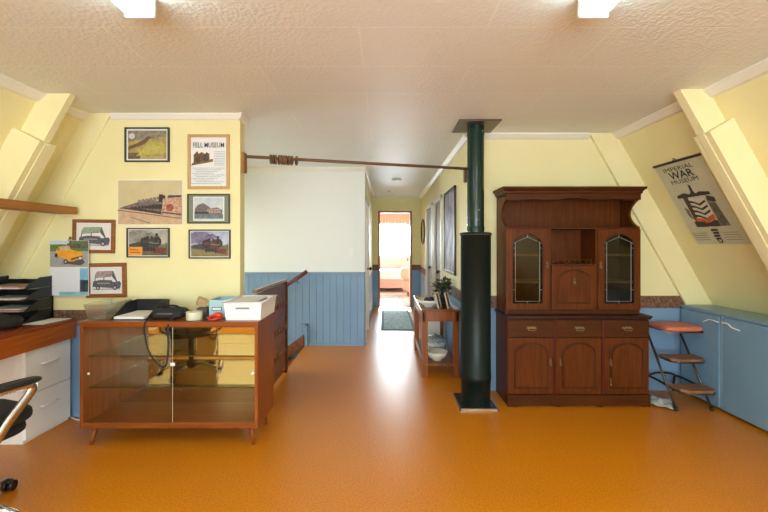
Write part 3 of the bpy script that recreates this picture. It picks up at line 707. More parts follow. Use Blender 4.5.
for i, (x0, x1) in enumerate(bays):
    b = MB(); b.box(x0, x1, 3.372, 3.40, .582, .728, .003); d = part('drawer', b, MAHOGX); bail((x0+x1)/2, .662, d)
    b = MB(); b.box(x0, x1, 3.374, 3.40, .103, .577, .003); d = part('door', b, MAHOG)
    P = arch(x0+.052, x1-.052, .155, .535, .07)
    b = MB(); cx = (x0+x1)/2
    Q = [(cx+(u-cx)*.90, .345+(v-.345)*.92) for u, v in P]; b.prism(Q, 'y', 3.366, 3.3745); part('raised_panel', b, MAHOG, d)
    b = MB(); groove(b, P, 3.373); part('moulding', b, MAHOGD, d)
    hx = {0: x1-.032, 1: x0+.030, 2: x0+.05}[i]; drop(hx, .375, d)
    if i == 2:
        b = MB(); b.tube([(x0+.05, 3.365, .24), (x0+.052, 3.364, .19)], .004, 6); b.blob((x0+.052, 3.364, .185), .008, .006, .01, 6); finish('key', b, BRASS, d)
# upper unit
U0, U1 = 1.052, 2.214; UF = 3.45; UB = 3.735
prof = [(UB, .766), (UF+.012, .766), (UF+.012, 1.513)]
for k in range(0, 13):
    u = k/12; prof.append((UF+.012+.12*sin(pi*u)**.75+.03*(1-u)*u, 1.52+.235*u))
prof += [(UF+.012, 1.80), (UB, 1.80)]
b = MB(); b.prism(prof, 'x', U0, U0+.022); part('side_panel', b, MAHOG)
b = MB(); b.prism(prof, 'x', U1-.022, U1); part('side_panel', b, MAHOG)
b = MB(); b.box(U0+.022, U1-.022, UB-.012, UB, .766, 1.80); part('back_panel', b, MAHOG)
b = MB(); b.box(U0+.02, U1-.02, UF+.012, UB-.012, 1.499, 1.515, .003); b.box(U0, U1, UF-.0, UB, 1.79, 1.80); part('upper_shelf', b, MAHOGX)
for xx in (1.4265, 1.8315): b = MB(); b.box(xx, xx+.017, UF+.012, UB-.012, .78, 1.50); part('divider', b, MAHOG)
b = MB(); b.box(U0+.02, U1-.02, UF+.006, UB-.012, .766, .798, .002); part('bottom_rail', b, MAHOGX)
# cornice
cp = [(UB, 1.80), (UF-.002, 1.80), (UF-.010, 1.812), (UF-.012, 1.825), (UF-.028, 1.842), (UF-.034, 1.846), (UF-.034, 1.862), (UB, 1.862)]
b = MB()
Yp = [p[0] for p in cp]
t2 = bmesh.new(); loops = []
for (y, z) in cp[1:-1]:
    o_ = UF-y                                   # outward step
    loops.append([t2.verts.new(v) for v in ((U0-.002-o_, UB, z), (U0-.002-o_, UF-o_, z), (U1+.002+o_, UF-o_, z), (U1+.002+o_, UB, z))])
for A, B_ in zip(loops, loops[1:]):
    for k in range(4): t2.faces.new([A[k], A[(k+1) % 4], B_[(k+1) % 4], B_[k]])
t2.faces.new(loops[0][::-1]); t2.faces.new(loops[-1]); bmesh.ops.recalc_face_normals(t2, faces=list(t2.faces)); b._merge(t2)
part('cornice', b, MAHOGX)
pp = [(U0, 1.80), (U1, 1.80), (U1, 1.752)]
for k in range(37):
    u = k/36; a = abs(u-.5)*2
    z = 1.757+.010*cos(pi*min(1, a*2.2))+(.012*sin(pi*(a-.45)/.4) if .45 < a < .85 else 0)
    pp.append((U1-.04+(U0-U1+.08)*u, z))
pp.append((U0, 1.752))
b = MB(); b.prism(pp, 'y', UF-.004, UF+.014); part('pelmet', b, MAHOGX)
# glazed doors
def ring_slab(mb, x0, x1, z0, z1, inner, y0, y1):
    cx, cz = (inner[0][0]+inner[1][0])/2, (min(v for _, v in inner)+max(v for _, v in inner))/2
    ang = [2*pi*k/72 for k in range(72)]+[math.atan2(z-cz, x-cx) % (2*pi) for x in (x0, x1) for z in (z0, z1)]+[math.atan2(v-cz, u-cx) % (2*pi) for u, v in inner]
    ang = sorted(set(round(a, 5) for a in ang)); tt = bmesh.new(); O, I = [], []
    for a in ang:
        dx, dz = cos(a), sin(a)
        ro = min([(x1-cx)/dx if dx > 1e-9 else 9, (x0-cx)/dx if dx < -1e-9 else 9, (z1-cz)/dz if dz > 1e-9 else 9, (z0-cz)/dz if dz < -1e-9 else 9])
        ri = 0
        for k in range(len(inner)):
            (ax, az), (bx, bz) = inner[k], inner[(k+1) % len(inner)]
            ex, ez = bx-ax, bz-az; den = dx*ez-dz*ex
            if abs(den) < 1e-12: continue
            r = ((ax-cx)*ez-(az-cz)*ex)/den; s = ((ax-cx)*dz-(az-cz)*dx)/den
            if r > 0 and -1e-6 <= s <= 1+1e-6: ri = max(ri, r)
        O.append([tt.verts.new((cx+dx*ro, y, cz+dz*ro)) for y in (y0, y1)]); I.append([tt.verts.new((cx+dx*ri, y, cz+dz*ri)) for y in (y0, y1)])
    m = len(ang)
    for k in range(m):
        q = (k+1) % m
        tt.faces.new([O[k][0], O[q][0], I[q][0], I[k][0]]); tt.faces.new([O[k][1], I[k][1], I[q][1], O[q][1]])
        tt.faces.new([O[k][0], O[k][1], O[q][1], O[q][0]]); tt.faces.new([I[k][0], I[q][0], I[q][1], I[k][1]])
    bmesh.ops.recalc_face_normals(tt, faces=list(tt.faces)); mb._merge(tt)
LEAD = mat('lead_line', (168, 164, 152), .4, .3)
for (x0, x1, hx) in ((U0+.001, 1.428, 1.408), (1.847, U1-.001, 1.866)):
    cx = (x0+x1)/2; z0, z1 = .802, 1.498
    inner = arch(cx-.128, cx+.128, .857, 1.455, .085)
    b = MB(); ring_slab(b, x0, x1, z0, z1, inner, UF, UF+.02); d = part('door', b, MAHOG)
    b = MB(); groove(b, inner, UF+.002, .004); part('moulding', b, MAHOGD, d)
    b = MB(); b.box(cx-.135, cx+.135, UF+.010, UF+.013, .85, 1.462); g = finish('glass_pane', b, HGLASS, d)
    b = MB(); y = UF+.007
    def L(pts): b.tube([(u, y, v) for u, v in pts], .0022, 6)
    L([(cx-.105, .875), (cx-.105, 1.385), (cx, 1.43), (cx+.105, 1.385), (cx+.105, .875), (cx-.105, .875)])
    for zz in (.975, 1.335): L([(cx-.128, zz), (cx-.105, zz)]); L([(cx+.128, zz), (cx+.105, zz)])
    L([(cx, 1.43), (cx, 1.455)]); L([(cx, .875), (cx, .857)]); L([(cx-.105, 1.385), (cx-.128, 1.37)]); L([(cx+.105, 1.385), (cx+.128, 1.37)])
    finish('lead_lines', b, LEAD, d)
    drop(hx, 1.19, d, UF)
    xa, xb = (U0+.022, 1.4265) if x0 < 1.5 else (1.8485, U1-.022)
    for zz in (1.03, 1.265):
        b = MB(); b.box(xa, xb, UF+.035, UB-.012, zz, zz+.016, .001); part('inner_shelf', b, wood('pale_shelf_wood', (176, 136, 92), (196, 154, 110), 'x', .4))
# centre: open shelf with a small gallery rail, drop flap below
b = MB(); b.box(1.4435, 1.8315, UF+.012, UB-.012, 1.186, 1.20, .002); part('inner_shelf', b, MAHOGX)
b = MB(); b.cyl((1.47, UF+.03, 1.238), (1.80, UF+.03, 1.238), .0045, seg=8)
for k in range(8): b.lathe([(.004, 0), (.006, .01), (.003, .02), (.004, .036)], (1.475+k*.0465, UF+.03, 1.20), 8)
part('gallery_rail', b, MAHOG)
b = MB(); b.box(1.446, 1.829, UF-.0, UF+.02, .802, 1.184, .003); d = part('drop_flap', b, MAHOG)
P = arch(1.50, 1.775, .86, 1.145, .065); b = MB(); groove(b, P, UF+.0); part('moulding', b, MAHOGD, d)
b = MB(); cx = 1.6375; b.prism([(cx+(u-cx)*.9, 1.0+(v-1.0)*.92) for u, v in P], 'y', UF-.006, UF+.001); part('raised_panel', b, MAHOG, d)
drop(cx, 1.055, d, UF-.006)

# ---------------------------------------------------------------- folding step stool
SX = 2.545
t = thing('step_stool', 'folding metal step stool with red seat and two brown steps', 'step stool', (SX, 3.42, 0))
b = MB(); b.blob((SX+.02, 3.53, .645), .165, .145, .022, 14, p=.35); finish('seat', b, REDV, t)
b = MB()
b.tube([(SX+.02-.15, 3.41, .618), (SX+.02+.15, 3.41, .618), (SX+.02+.15, 3.65, .618), (SX+.02-.15, 3.65, .618)], .008, 8, closed=True); finish('seat_frame', b, STEEL, t)
for i, (yf, z, dp_) in enumerate(((3.315, .40, .17), (3.205, .18, .17))):
    b = MB(); b.prism([(SX-.145, yf+.17), (SX-.14, yf+.04), (SX-.09, yf), (SX+.09, yf), (SX+.14, yf+.04), (SX+.145, yf+.17)], 'z', z-.012, z+.012); finish('step', b, STEPB, t)
    b = MB(); b.tube([(SX-.147, yf+.16, z-.014), (SX-.143, yf+.04, z-.014), (SX-.09, yf-.004, z-.014), (SX+.09, yf-.004, z-.014), (SX+.143, yf+.04, z-.014), (SX+.147, yf+.16, z-.014)], .007, 8); finish('step_rim', b, STEEL, t)
for s in (-1, 1):
    x = SX+s*.148
    b = MB(); b.tube([(x, 3.285, .012), (x, 3.66, .60)], .0095, 10); lg_ = finish('front_leg', b, STEEL, t)
    b = MB(); b.cyl((x, 3.278, 0), (x, 3.295, .03), .014); finish('rubber_foot', b, BLACK, lg_)
    x = SX+s*.13
    b = MB(); b.tube(spline([(x, 3.385, .165), (x, 3.60, .17), (x, 3.67, .16), (x, 3.69, .12), (x, 3.70, .012)], 5), .0095, 10); finish('rear_leg', b, mat('black_tube', (44, 40, 40), .35, .5), t)
    b = MB(); b.tube([(x, 3.36+.05, .39), (x, 3.53, .39)], .006, 8); finish('side_link', b, _M['black_tube'], t)
b = MB(); b.tube(spline([(SX-.13, 3.66, .165), (SX-.06, 3.66, .19), (SX+.06, 3.66, .19), (SX+.13, 3.66, .165)], 4), .009, 8); finish('rear_bar', b, _M['black_tube'], t)

# cloth on the floor by the dresser
b = MB(); tt = bmesh.new(); bmesh.ops.create_grid(tt, x_segments=26, y_segments=16, size=.5)
for v in tt.verts:
    u, q = v.co.x, v.co.y
    e = 1-max(abs(u), abs(q))*2*.55
    v.co = Vector((u*.20+q*.03+.010*sin(9*q), q*.22-.02*sin(5*u), .006+max(0, .04*e*(.6+.5*sin(13*u+3*q)*cos(11*q)))))
for f in tt.faces: f.smooth = True
b._merge(tt, M=Matrix.Translation((2.355, 3.44, 0)) @ Matrix.Rotation(-.5, 4, 'Z'))
o = finish('crumpled_cloth', b, mat('pale_cloth', (190, 196, 190), .9, mix=(160, 168, 166), scale=40)); recenter(o, (2.355, 3.44, 0)); tag(o, 'crumpled pale grey cloth lying on the floor beside the dresser', 'cloth')
sm = o.modifiers.new('thick', 'SOLIDIFY'); sm.thickness = .004; sm.offset = 1

# ---------------------------------------------------------------- display cabinet
D0, D1, DF, DB, DZ0, DZ1 = -2.055, -.852, 2.70, 3.09, .123, .846
t = thing('display_cabinet', 'low wooden display cabinet with sliding glass doors and splayed legs', 'display cabinet', ((D0+D1)/2, (DF+DB)/2, 0))
b = MB(); b.box(D0-.012, D1+.006, DF-.008, DB, DZ1-.028, DZ1, .004); part('top', b, CABWX, t)
b = MB(); b.box(D0, D0+.022, DF, DB, DZ0, DZ1-.028, .002); part('side_panel', b, CABW, t)
b = MB(); b.box(D1-.022, D1, DF, DB, DZ0, DZ1-.028, .002); part('side_panel', b, CABW, t)
b = MB(); b.box(D0+.022, D1-.022, DF+.004, DB, DZ0, DZ0+.03, .002); part('bottom_panel', b, CABWX, t)
b = MB(); b.box(D0+.022, D1-.022, DF+.006, DF+.036, DZ0+.03, DZ0+.038); b.box(D0+.022, D1-.022, DF+.006, DF+.036, DZ1-.04, DZ1-.028); part('door_track', b, CABWX, t)
b = MB(); b.box(D0+.022, D1-.022, DB-.012, DB-.004, DZ0+.03, DZ1-.028); part('mirror_back', b, MIRROR, t, 'mirrored back panel')
for zz in (.38, .597):
    b = MB(); b.box(D0+.024, D1-.024, DF+.05, DB-.016, zz, zz+.006); s_ = part('glass_shelf', b, GSHELF, t)
    b = MB(); b.box(D0+.024, D1-.024, DF+.0480, DF+.0510, zz-.001, zz+.007); part('front_edge', b, mat('glass_edge_green', (54, 66, 40), .2), s_)
xm = -1.435
for (x0, x1, y, px_) in ((D0+.023, xm+.002, DF+.010, D0+.055), (xm-.002, D1-.023, DF+.022, D1-.04)):
    b = MB(); b.box(x0, x1, y, y+.005, DZ0+.036, DZ1-.03); g = part('sliding_glass', b, GLASS, t)
    b = MB(); e = x1 if x0 < -2 else x0; b.box(e-.0008, e+.0008, y+.0005, y+.0045, DZ0+.036, DZ1-.03); x0 < -2 and part('polished_edge', b, mat('pale_glass_edge', (206, 200, 170), .2), g)
    b = MB(); b.cyl((px_, y-.004, .492), (px_, y, .492), .0085, seg=16); part('finger_pull', b, PWHITE, g)
b = MB(); b.box(xm-.012, xm+.018, DF+.0085, DF+.0097, .545, .565); part('sticker', b, PAPER, t)
for sx, x in ((-1, D0+.075), (1, D1-.06)):
    for sy, y in ((-1, DF+.05), (1, DB-.06)):
        b = MB(); b.tube([(x, y, DZ0), (x+sx*.018, y+sy*.018, 0)], .021, 14, r2=.011); part('leg', b, CABW, t)

# --- things on the display cabinet
ZT = DZ1
def Y_at(py, z): return (CZ-z)*400/(py-244)
# clear plastic tray
t = thing('plastic_tray', 'empty clear plastic tray on the left end of display cabinet', 'tray', (-1.93, 2.85, ZT))
b = MB()
x0, x1, y0, y1, hh = -2.065, -1.905, 2.745, 3.03, .11
b.box(x0+.02, x1-.02, y0+.02, y1-.02, 0, .003); 
def tray_walls(mb, x0, x1, y0, y1, h, inset=.02, th=.003, z=0):
    o_ = [(x0+inset, y0+inset), (x1-inset, y0+inset), (x1-inset, y1-inset), (x0+inset, y1-inset)]; p_ = [(x0, y0), (x1, y0), (x1, y1), (x0, y1)]
    for k in range(4):
        q = (k+1) % 4
        A, B_, C_, D_ = Vector((*o_[k], z)), Vector((*o_[q], z)), Vector((*p_[q], z+h)), Vector((*p_[k], z+h))
        nrm = (B_-A).cross(C_-B_).normalized()*th
        tt = bmesh.new(); V = [tt.verts.new(v) for v in (A, B_, C_, D_, A-nrm, B_-nrm, C_-nrm, D_-nrm)]
        for f in ((0, 1, 2, 3), (7, 6, 5, 4), (0, 4, 5, 1), (1, 5, 6, 2), (2, 6, 7, 3), (3, 7, 4, 0)): tt.faces.new([V[i] for i in f])
        bmesh.ops.recalc_face_normals(tt, faces=list(tt.faces)); mb._merge(tt)
tray_walls(b, x0, x1, y0, y1, hh); bmesh.ops.translate(b.bm, vec=(0, 0, ZT), verts=list(b.bm.verts)); part('shell', b, CLEAR, t)
b = MB(); b.lathe([(0, .004), (.036, .004), (.036, .012), (0, .014)], (-1.985, 2.80, ZT), 20); part('grey_disc', b, mat('grey_plastic', (140, 146, 142), .5), t)
# black file tray with papers
t = thing('file_tray', 'black plastic letter tray holding white papers on display cabinet', 'tray', (-1.68, 2.9, ZT))
b = MB(); xa, xb, ya, yb = -1.885, -1.635, 2.755, 3.05
b.box(xa, xb, ya, yb, ZT, ZT+.005, .001)
b.prism([(ya, ZT), (yb, ZT), (yb, ZT+.105), (ya+.17, ZT+.100), (ya+.01, ZT+.014), (ya, ZT+.01)], 'x', xa, xa+.005)
b.prism([(ya, ZT), (yb, ZT), (yb, ZT+.105), (ya+.17, ZT+.100), (ya+.01, ZT+.014), (ya, ZT+.01)], 'x', xb-.005, xb)
b.box(xa, xb, yb-.005, yb, ZT, ZT+.105, .001)
for k in range(5): b.prism([(ya+.03+k*.05, ZT), (ya+.036+k*.05, ZT), (ya+.036+k*.05, ZT+min(.07, .018+k*.018)), (ya+.03+k*.05, ZT+min(.07, .018+k*.018))], 'x', xa-.003, xa+.001)
part('tray', b, BLACK, t)
b = MB(); b.box(xa+.02, xa+.23, ya+.005, ya+.275, ZT+.006, ZT+.022, .001)
part('papers', b, PAPER, t)
# black camera case with strap
t = thing('camera_case', 'black padded case with long strap dangling over the cabinet front', 'bag', (-1.48, 2.81, ZT))
b = MB(); b.blob((-1.515, 2.84, ZT+.035), .112, .08, .033, 14, p=.5); b.blob((-1.515, 2.84, ZT+.06), .10, .066, .012, 12, p=.6); part('case', b, BLACKF, t)
b = MB(); b.tube([(-1.515+.115*cos(a)*.98, 2.84+.087*sin(a)*.98, ZT+.042) for a in [2*pi*k/28 for k in range(28)]], .005, 6, closed=True); part('zip', b, mat('grey_zip', (96, 98, 96), .5), t)
b = MB(); b.tube(spline([(-1.58, 2.84, ZT+.07), (-1.55, 2.83, ZT+.085), (-1.48, 2.83, ZT+.088), (-1.45, 2.84, ZT+.072)], 6), .007, 8); b.blob((-1.55, 2.84, ZT+.07), .02, .014, .01, 8); b.blob((-1.45, 2.84, ZT+.07), .02, .014, .01, 8); part('carry_handle', b, BLACKF, t)
b = MB(); b.tube(spline([(-1.585, 2.80, ZT+.03), (-1.60, 2.72, ZT+.012), (-1.607, 2.682, ZT-.02), (-1.60, 2.685, ZT-.12), (-1.565, 2.683, ZT-.22), (-1.51, 2.682, ZT-.285), (-1.48, 2.680, ZT-.30), (-1.455, 2.681, ZT-.27), (-1.445, 2.682, ZT-.15), (-1.45, 2.684, ZT-.04), (-1.452, 2.72, ZT+.012), (-1.43, 2.79, ZT+.03)], 7), .007, 8, flat=.4)
part('strap', b, mat('black_strap', (34, 32, 30), .7), t)
b = MB(); b.box(-1.462, -1.436, 2.678, 2.688, ZT-.09, ZT-.06, .003); part('buckle', b, BLACK, t)
# roll of tape, wooden block, small black thing, red tool
b = MB(); b.lathe([(.026, 0), (.052, 0), (.054, .006), (.054, .052), (.052, .056), (.026, .056), (.026, 0)], (-1.315, 2.775, ZT), 28)
o = part('tape_roll', b, mat('cream_tape', (206, 202, 176), .35), None) if False else finish('tape_roll', b, mat('cream_tape', (206, 202, 176), .35)); recenter(o, (-1.315, 2.775, ZT)); tag(o, 'cream roll of tape beside the black padded case', 'tape')
b = MB(); b.box(-.032, .032, -.032, .032, -.026, .026, .004, M=Matrix.Translation((-1.32, 2.90, ZT+.105)) @ Matrix.Rotation(.5, 4, 'Y') @ Matrix.Rotation(.5, 4, 'Z'))
o = finish('wooden_block', b, wood('block_wood', (168, 140, 96), (188, 160, 116), 'x', .5)); recenter(o, (-1.32, 2.90, ZT+.105)); tag(o, 'small tilted wooden block resting on the dark pouch', 'block')
b = MB(); b.blob((-1.305, 2.90, ZT+.035), .046, .050, .035, 12, p=.6)
o = finish('pouch', b, mat('olive_pouch', (78, 74, 60), .7)); recenter(o, (-1.305, 2.90, ZT)); tag(o, 'dark olive pouch under the small wooden block', 'pouch')
_sc = t = thing('scissors', 'red handled scissors lying in front of the pale blue box', 'scissors', (-1.14, 2.755, ZT))
b = MB()
for (cx_, cy_) in ((-1.118, 2.742), (-1.10, 2.775)): b.tube([(cx_+.03*cos(2*pi*k/16), cy_+.017*sin(2*pi*k/16), ZT+.02+.012*sin(2*pi*k/16)) for k in range(16)], .008, 8, closed=True)
b.blob((-1.09, 2.75, ZT+.035), .03, .018, .02, 8); part('handle_loops', b, mat('red_plastic', (200, 52, 34), .35), t)
b = MB(); b.prism([(-1.145, 2.745), (-1.145, 2.757), (-1.22, 2.765), (-1.24, 2.762)], 'z', ZT+.012, ZT+.016); b.blob((-1.16, 2.752, ZT+.015), .02, .012, .012, 8); part('blade', b, mat('dark_blade', (96, 96, 96), .3, .8), t)
_sc.location.x -= .052; _sc.location.y -= .0
# pale blue box
t = thing('storage_box', 'pale blue open box with label slot beside the white basket', 'box', (-1.09, 2.94, ZT))
b = MB(); x0, x1, y0, y1, hh = -1.25, -1.115, 2.85, 3.06, .125
for q in ((x0, x1, y0, y0+.004), (x0, x1, y1-.004, y1), (x0, x0+.004, y0, y1), (x1-.004, x1, y0, y1)): b.box(*q, ZT, ZT+hh)
b.box(x0, x1, y0, y1, ZT, ZT+.004); part('shell', b, mat('pale_blue_card', (168, 200, 208), .6), t)
b = MB(); b.box(-1.225, -1.155, y0-.004, y0, ZT+.05, ZT+.075, .001); part('label_holder', b, BRONZE, t); b = MB(); b.box(-1.22, -1.16, y0-.005, y0-.003, ZT+.054, ZT+.071); part('label_card', b, PAPER, t)
# white basket
bmw = mat('white_basket', (240, 238, 238), .45)
nt = bmw.node_tree; tcn = nt.nodes.new('ShaderNodeTexCoord'); vn = nt.nodes.new('ShaderNodeTexVoronoi'); vn.inputs['Scale'].default_value = 85; vn.inputs['Randomness'].default_value = .15
rp = nt.nodes.new('ShaderNodeValToRGB'); rp.color_ramp.elements[0].position = .22; rp.color_ramp.elements[0].color = lin((196, 194, 196)); rp.color_ramp.elements[1].position = .34; rp.color_ramp.elements[1].color = lin((243, 241, 241))
nt.links.new(tcn.outputs['Object'], vn.inputs['Vector']); nt.links.new(vn.outputs['Distance'], rp.inputs[0]); nt.links.new(rp.outputs[0], nt.nodes['Principled BSDF'].inputs['Base Color'])
t = thing('basket', 'white perforated plastic basket at the right end of display cabinet', 'basket', (-.97, 2.9, ZT))
b = MB(); tray_walls(b, -1.098, -.838, 2.735, 3.11, .125, .012, .004, ZT); b.box(-1.086, -.850, 2.747, 3.098, ZT, ZT+.004); part('shell', b, bmw, t)
b = MB(); b.tube([(-1.100, 2.732, ZT+.125), (-.835, 2.732, ZT+.125), (-.835, 3.113, ZT+.125), (-1.100, 3.113, ZT+.125)], .006, 8, closed=True); part('rim', b, PWHITE, t)
b = MB(); b.box(-1.015, -.92, 2.730, 2.738, ZT+.078, ZT+.090, .003); part('grip_slot', b, mat('grip_grey', (138, 136, 138), .5), t)
b = MB()
for k in range(6): b.box(-1.07+.004*k, -.87-.006*k, 2.765, 3.07, ZT+.060+.011*k, ZT+.069+.011*k, .001, mi=k % 2)
o = finish('paper_stack', b, [mat('grey_paper', (150, 146, 140), .7), PAPER]); recenter(o, (-.99, 2.9, ZT+.06)); tag(o, 'stack of grey papers filling the white basket', 'papers')

# ---------------------------------------------------------------- desk
t = thing('desk', 'long brown wood topped desk under the left slope', 'desk', (-2.7, 2.2, 0))
b = MB(); b.box(-2.985, -2.409, .9, 3.125, .765, .79, .004); part('desk_top', b, DESKT, t)
b = MB(); b.box(-2.440, -2.409, .9, 3.125, .64, .765, .003); part('front_rail', b, DESKW, t); b = MB(); b.box(-2.985, -2.44, 3.10, 3.125, .64, .765); part('end_rail', b, DESKW, t)
b = MB(); b.box(-2.90, -2.44, .94, .98, 0, .765); part('end_panel', b, LAMW, t)
t = thing('drawer_unit', 'white two drawer unit standing under the desk', 'drawers', (-2.70, 2.93, 0))
b = MB(); b.box(-2.92, -2.465, 2.73, 3.125, 0, .635, .003); part('carcass', b, LAMW, t)
for (z0, z1) in ((.025, .322), (.328, .63)):
    b = MB(); b.box(-2.465, -2.447, 2.733, 3.122, z0, z1, .002); d = part('drawer', b, LAMW, t)
    zc_ = z1-.115
    b = MB(); b.tube(spline([(-2.447, 2.86, zc_), (-2.427, 2.865, zc_+.004), (-2.421, 2.92, zc_+.006), (-2.427, 2.985, zc_+.004), (-2.447, 2.99, zc_)], 5), .008, 8); part('handle', b, PWHITE, d)
# cord
b = MB(); b.tube(spline([(-2.36, 3.15, .70), (-2.33, 3.14, .60), (-2.30, 3.13, .52), (-2.325, 3.14, .46)], 8), .004, 6); b.tube(spline([(-2.46, 3.14, .01), (-2.36, 3.10, .006), (-2.26, 3.13, .006)], 6), .005, 6)
o = finish('power_cord', b, PWHITE); recenter(o, (-2.34, 3.14, 0)); tag(o, 'thin white cord hanging between the desk and display cabinet', 'cord')
# letter trays
t = thing('letter_tray_stack', 'black four tier letter tray stack with papers on the desk', 'letter tray', (-2.78, 3.02, .79))
for k in range(4):
    z = .792+k*.083; b = MB(); x0, x1, y0, y1 = -2.955+.0*k, -2.60, 2.885, 3.145
    b.box(x0, x1, y0, y1, z, z+.004, .001); b.box(x0, x1, y1-.004, y1, z, z+.055)
    for xx in (x0, x1-.004): b.prism([(y0, z), (y1, z), (y1, z+.08), (y0+.14, z+.078), (y0+.05, z+.035)], 'x', xx, xx+.004)
    b.box(x0, x0+.006, y1-.02, y1, z, z+.083); b.box(x1-.006, x1, y1-.02, y1, z, z+.083)
    tr = part('tray', b, BLACK, t)
    if k >= 1:
        b = MB(); 
        for q in range(2+k % 2): b.box(x0+.02+.01*q, x1-.02-.012*q, y0-.012+.01*q, y1-.03, z+.005+.006*q, z+.010+.006*q, .001, mi=(k+q) % 3)
        finish('papers', b, [PAPER, mat('pink_paper', (206, 150, 160), .7), mat('tan_folder', (150, 120, 92), .7)], tr)
b = MB(); b.blob((-2.60, 2.74, .79+.045), .10, .085, .045, 14, p=.75); b.blob((-2.66, 2.76, .79+.075), .05, .05, .03, 10)
o = finish('black_pouch', b, BLACKF); recenter(o, (-2.6, 2.74, .79)); tag(o, 'rounded black pouch on the desk in front of letter trays', 'pouch')
b = MB(); b.prism([(-2.60, 2.87), (-2.455, 2.875), (-2.43, 3.11), (-2.585, 3.12)], 'z', .7905, .793); b.prism([(-2.57, 2.93), (-2.44, 2.95), (-2.425, 3.09), (-2.56, 3.09)], 'z', .793, .796)
o = finish('loose_papers', b, PAPER); recenter(o, (-2.5, 3.0, .79)); tag(o, 'loose white papers on the desk end beside the letter trays', 'papers')

# ---------------------------------------------------------------- office chair
CA = R(70)-pi/2          # local +Y is the facing direction
t = thing('office_chair', 'black office chair with curved chrome arms', 'chair', (-2.03, 1.945, 0), CA)
def cpart(name, mb, m, p=None): return finish(name, mb, m, p or t, local=True)
b = MB(); b.blob((-.01, -.01, .505), .225, .225, .042, 16, p=.55); cpart('seat', b, BLACKF)
b = MB(); b.blob((-.01, -.02, .44), .20, .215, .036, 16, p=.55); cpart('seat_base', b, BLACKF)
b = MB()
b.blob((0, -.27, .86), .235, .05, .30, 16, p=.6, M=None); cpart('backrest', b, BLACKF)
b = MB(); b.tube(spline([(0, -.05, .42), (0, -.26, .43), (0, -.325, .55), (0, -.31, .75)], 6), .022, 10); cpart('back_bracket', b, BLACK)
for s in (-1, 1):
    b = MB(); x = s*.285
    pts = spline([(s*.12, .02, .40), (s*.20, -.02, .415), (x, -.03, .46), (x+s*.005, .02, .54), (x, .09, .62), (x, .12, .665), (x, .10, .685), (x, .02, .69), (x, -.12, .685), (x, -.16, .67)], 7)
    b.tube(pts, .022, 12, flat=.6); ar = cpart('armrest', b, CHROME)
    b = MB(); b.blob((x, .0, .705), .033, .155, .017, 14, p=.6); finish('arm_pad', b, BLACK, ar, local=True)
b = MB(); b.cyl((0, 0, .14), (0, 0, .42), .026); b.lathe([(.03, .07), (.045, .09), (.045, .13), (.03, .15)], (0, 0, 0), 20); cpart('gas_column', b, BLACK)
wa = [R(-4), R(101), R(160), R(218), R(288)]
for a in wa:
    a = a-CA; d_ = Vector((cos(a), sin(a), 0)); e = d_*.265
    b = MB(); b.tube([(0, 0, .11), tuple(d_*.15+Vector((0, 0, .10))), tuple(e+Vector((0, 0, .075)))], .026, 10, r2=.014, flat=.6); lg_ = cpart('base_leg', b, CHROME)
    c_ = e+d_*.02; s_ = Vector((-d_.y, d_.x, 0))
    b = MB()
    for q in (-1, 1): b.cyl(c_+s_*(q*.006)+Vector((0, 0, .027)), c_+s_*(q*.026)+Vector((0, 0, .027)), .027, seg=18)
    b.blob(tuple(c_+Vector((0, 0, .05))), .02, .02, .014, 8); finish('caster', b, BLACK, lg_, local=True)

# ---------------------------------------------------------------- balustrade, handrails
t = thing('balustrade', 'dark carved wooden balustrade panel with a flat top rail by the stairs', 'balustrade', (-1.06, 3.8, 0))
b = MB(); b.box(-1.070, -1.048, 3.30, 4.285, .03, .955, .002); part('carved_panel', b, CARVE, t)
b = MB(); b.box(-1.085, -1.04, 3.28, 4.30, .965, .995, .008); part('top_rail', b, wood('rail_grey_wood', (120, 92, 66), (150, 120, 90), 'y', .22), t)
b = MB(); b.box(-1.088, -1.035, 4.255, 4.305, 0, .965, .004); part('end_post', b, MAHOG, t)
b = MB()
for k in range(10):
    for (dz, r_) in ((.25, .03), (.5, .04), (.75, .03)): b.lathe([(0, .012), (r_*.5, .012), (r_*.7, .004), (r_, .006), (r_, 0)], (0, 0, 0), 12, M=Matrix.Translation((-1.048, 3.38+k*.095, dz)) @ Matrix.Rotation(R(90), 4, 'Y'))
b.box(-1.05, -1.044, 3.32, 4.25, .06, .09, .002); b.box(-1.05, -1.044, 3.32, 4.25, .90, .93, .002)
part('carved_relief', b, CARVE, t)
t = thing('handrail', 'sloping dark red handrail descending on the blue stair wall', 'handrail', (-1.3, 5.3, .85))
b = MB(); b.tube([(-1.02, 5.30, 1.01), (-1.30, 5.30, .815), (-2.6, 5.30, -.10)], .024, 12); part('rail', b, wood('red_rail_wood', (104, 52, 40), (128, 68, 54), 'x', .3), t)
for xx, zz in ((-1.15, .90), (-2.0, .30)):
    b = MB(); b.tube([(xx, 5.30, zz), (xx, 5.34, zz-.05), (xx, YW-.012, zz-.05)], .008, 8); part('bracket', b, BRASS, t)
# light switch
b = MB(); b.box(-.475, -.405, YW-.010, YW, 1.21, 1.325, .003); b.box(-.455, -.445, YW-.014, YW-.008, 1.25, 1.28, .002); b.box(-.435, -.425, YW-.014, YW-.008, 1.25, 1.28, .002)
o = finish('light_switch', b, PWHITE); recenter(o, (-.44, YW, 1.27)); tag(o, 'white light switch plate on the white stairwell wall', 'light switch')

